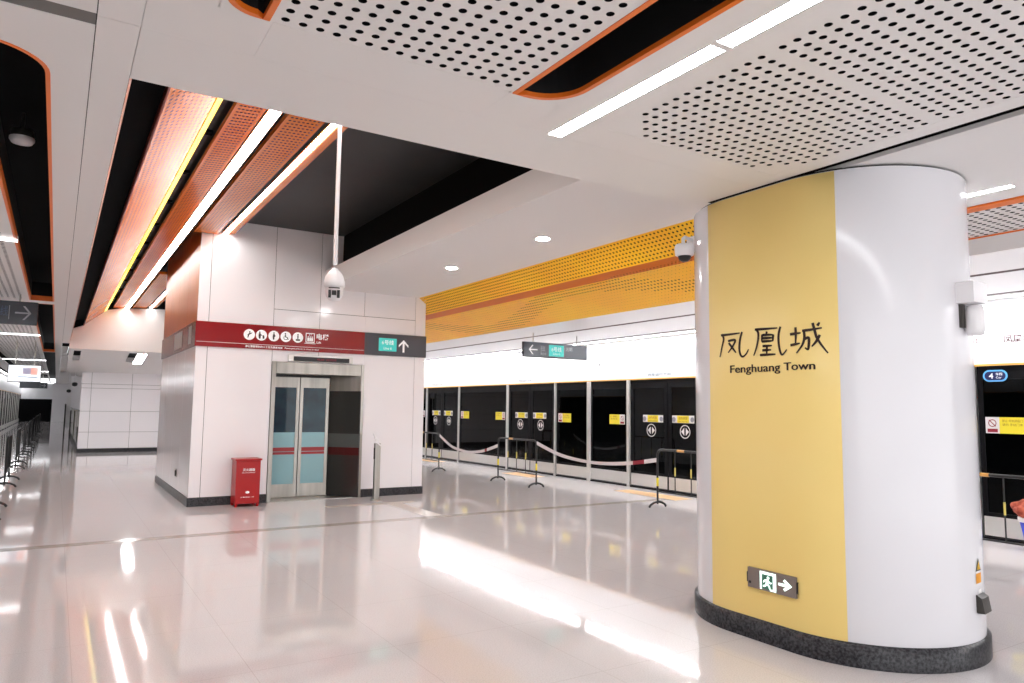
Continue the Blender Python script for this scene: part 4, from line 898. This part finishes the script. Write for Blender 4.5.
m = MB(); add_text(m, '6号线', F, -0.98, -0.72, zc-0.06, zc+0.1); m.build('faint_lettering', mat('dim_blue_lettering', srgb(50, 66, 100), 0.4), t)
t, F, zc, hh = hang_sign('small dark hanging sign far down the left platform, beyond the screen', -1.9, -0.5, 52, 2.5, 2.85, 3.35, False)

# screen hanging over the left platform
t = thing('hanging_screen', 'bright hanging information screen over the left platform', 'screen', (-0.78, 24, 2.45))
MB().box(-1.17, -0.40, 24.0, 24.06, 2.205, 2.68, 0.006).build('case', M['black'], t)
sc_ = MB().box(-1.155, -0.415, 23.993, 24.0, 2.225, 2.665).build('display', M['screen'], t)
b = MB(); b.use(M['screenb']).box(-0.83, -0.64, 23.989, 23.993, 2.42, 2.60); b.use(M['screeno']).box(-0.64, -0.48, 23.989, 23.993, 2.40, 2.61); b.use(M['cyan']).box(-0.93, -0.47, 23.989, 23.993, 2.335, 2.36); b.build('picture', None, sc_)
for x in (-1.0, -0.58): MB().tube([(x, 24.03, 2.68), (x, 24.03, 3.35)], 0.014, 8).build('rod', M['steel'], t)

# ------------------------------------------------------------------ far block
t = thing('stair_block', 'white panelled block beyond the lift, on a dark skirting', 'wall block', (3, 28.2, 0))
b = MB(); YW = 28.2; b.use(M['pane']).box(0.69, 7.3, YW+0.012, YW+0.2, 0.12, 2.74); b.use(M['white'])
for z0, z1 in ((0.13, 0.68), (0.68, 1.38), (1.38, 2.16), (2.16, 2.30), (2.30, 2.72)):
    for x0, x1 in ((0.68, 0.98), (0.98, 2.2), (2.2, 3.4), (3.4, 5.2), (5.2, 7.3)): b.box(x0+0.006, x1-0.006, YW, YW+0.03, z0+0.006, z1-0.006)
b.build('front_wall', None, t); MB().box(0.67, 7.31, YW-0.012, YW+0.1, 0, 0.125).build('skirting', M['granite'], t)
MB().box(0.67, 0.76, YW+0.1, 46, 0, 0.18).build('side_kerb', M['granite'], t)
t = thing('glass_balustrade', 'dark glass balustrade running back from the far white block', 'balustrade', (0.7, 35, 0))
for k in range(6):
    y0 = YW+0.25+k*2.9
    MB().box(0.69, 0.71, y0, y0+2.8, 0.2, 1.32).build('glass_pane', M['rail'], t)
    MB().box(0.68, 0.73, y0-0.05, y0, 0.18, 1.38).build('baluster', M['steel'], t)
MB().tube([(0.70, YW+0.25, 1.38), (0.70, 45.8, 1.38)], 0.03, 8).build('handrail', M['black'], t)
t = thing('info_stand', 'white notice board between two dark posts beside the glass balustrade', 'notice board', (0.57, 39.5, 0))
MB().box(0.42, 0.58, 39.5, 39.56, 0.55, 1.95).build('board', M['stickW'], t)
for x in (0.385, 0.615): MB().box(x-0.03, x+0.03, 39.46, 39.58, 0, 1.6 if x < 0.5 else 1.3).build('post', M['brownbox'], t)
for (x, y, z, lab) in ((0.63, 36, 2.45, 'small black camera hanging near the far white block'), (0.55, 46, 2.3, 'dark loudspeaker hanging farther along the corridor')):
    t = thing('ceiling_camera', lab, 'camera', (x, y, z)); MB().lathe([(0.001, -0.1), (0.09, -0.07), (0.11, 0), (0.09, 0.06), (0.02, 0.08)], (x, y, z), 14).build('body', M['black'], t); MB().tube([(x, y, z+0.06), (x, y, 3.3)], 0.02, 6).build('stem', M['camwhite'], t)
b = MB(); b.use(M['ceil']).box(0.1, 7, 28.5, 75, 3.3, 3.33); b.use(M['white']).box(0.7, 7.3, 52, 52.1, 0, 3.3); struct(b.build('wall_far'))
t = thing('beam', 'pale bulkhead crossing the corridor by the far white block', 'bulkhead', (0.4, 30, 3)); MB().box(0.06, 0.72, 30.0, 30.4, 2.74, 3.3).build('bulkhead', M['ceil'], t)

# ------------------------------------------------------------------ bucket at the right edge
bc = (10.15, 4.145, 0.0)
t = thing('bucket', 'blue bucket with a white rim under a red-brown cloth, at the right edge', 'bucket', bc)
MB().lathe([(0.075, 0.0), (0.14, 0.36), (0.132, 0.36), (0.07, 0.01), (0.001, 0.01)], bc, 24).build('pail', M['blue'], t)
MB().lathe([(0.139, 0.345), (0.155, 0.35), (0.157, 0.40), (0.136, 0.40)], bc, 24).build('rim', M['stickW'], t)
bm = bmesh.new(); bmesh.ops.create_icosphere(bm, subdivisions=3, radius=0.15)
for v in bm.verts:
    n_ = 1+0.22*math.sin(v.co.x*31+v.co.z*17)+0.15*math.sin(v.co.y*43+1.3); v.co = Vector((v.co.x*n_, v.co.y*n_*1.05, v.co.z*n_*0.62))+Vector((bc[0], bc[1]+0.055, 0.50))
bm.verts.index_update(); b = MB(); b.faces([v.co[:] for v in bm.verts], [[v.index for v in f.verts] for f in bm.faces], True); bm.free()
tag(b.build('cloth', M['cloth']), 'red-brown cloth heaped on the blue bucket at the right edge', 'cloth')

# ------------------------------------------------------------------ light and render look
w = bpy.data.worlds.new('station_ambient'); scn.world = w; w.use_nodes = True
bg = w.node_tree.nodes['Background']; bg.inputs['Color'].default_value = (0.965, 0.98, 1.0, 1); bg.inputs['Strength'].default_value = 1.15
scn.view_settings.view_transform = 'Standard'; scn.view_settings.look = 'None'; scn.view_settings.gamma = 1.0; scn.view_settings.use_curve_mapping = False
scn.view_settings.exposure = 0.92
scn.cycles.use_denoising = True
scn.cycles.max_bounces = 10; scn.cycles.diffuse_bounces = 6; scn.cycles.glossy_bounces = 5; scn.cycles.transparent_max_bounces = 12
scn.cycles.sample_clamp_indirect = 6.0
scn.cycles.caustics_reflective = False; scn.cycles.caustics_refractive = False
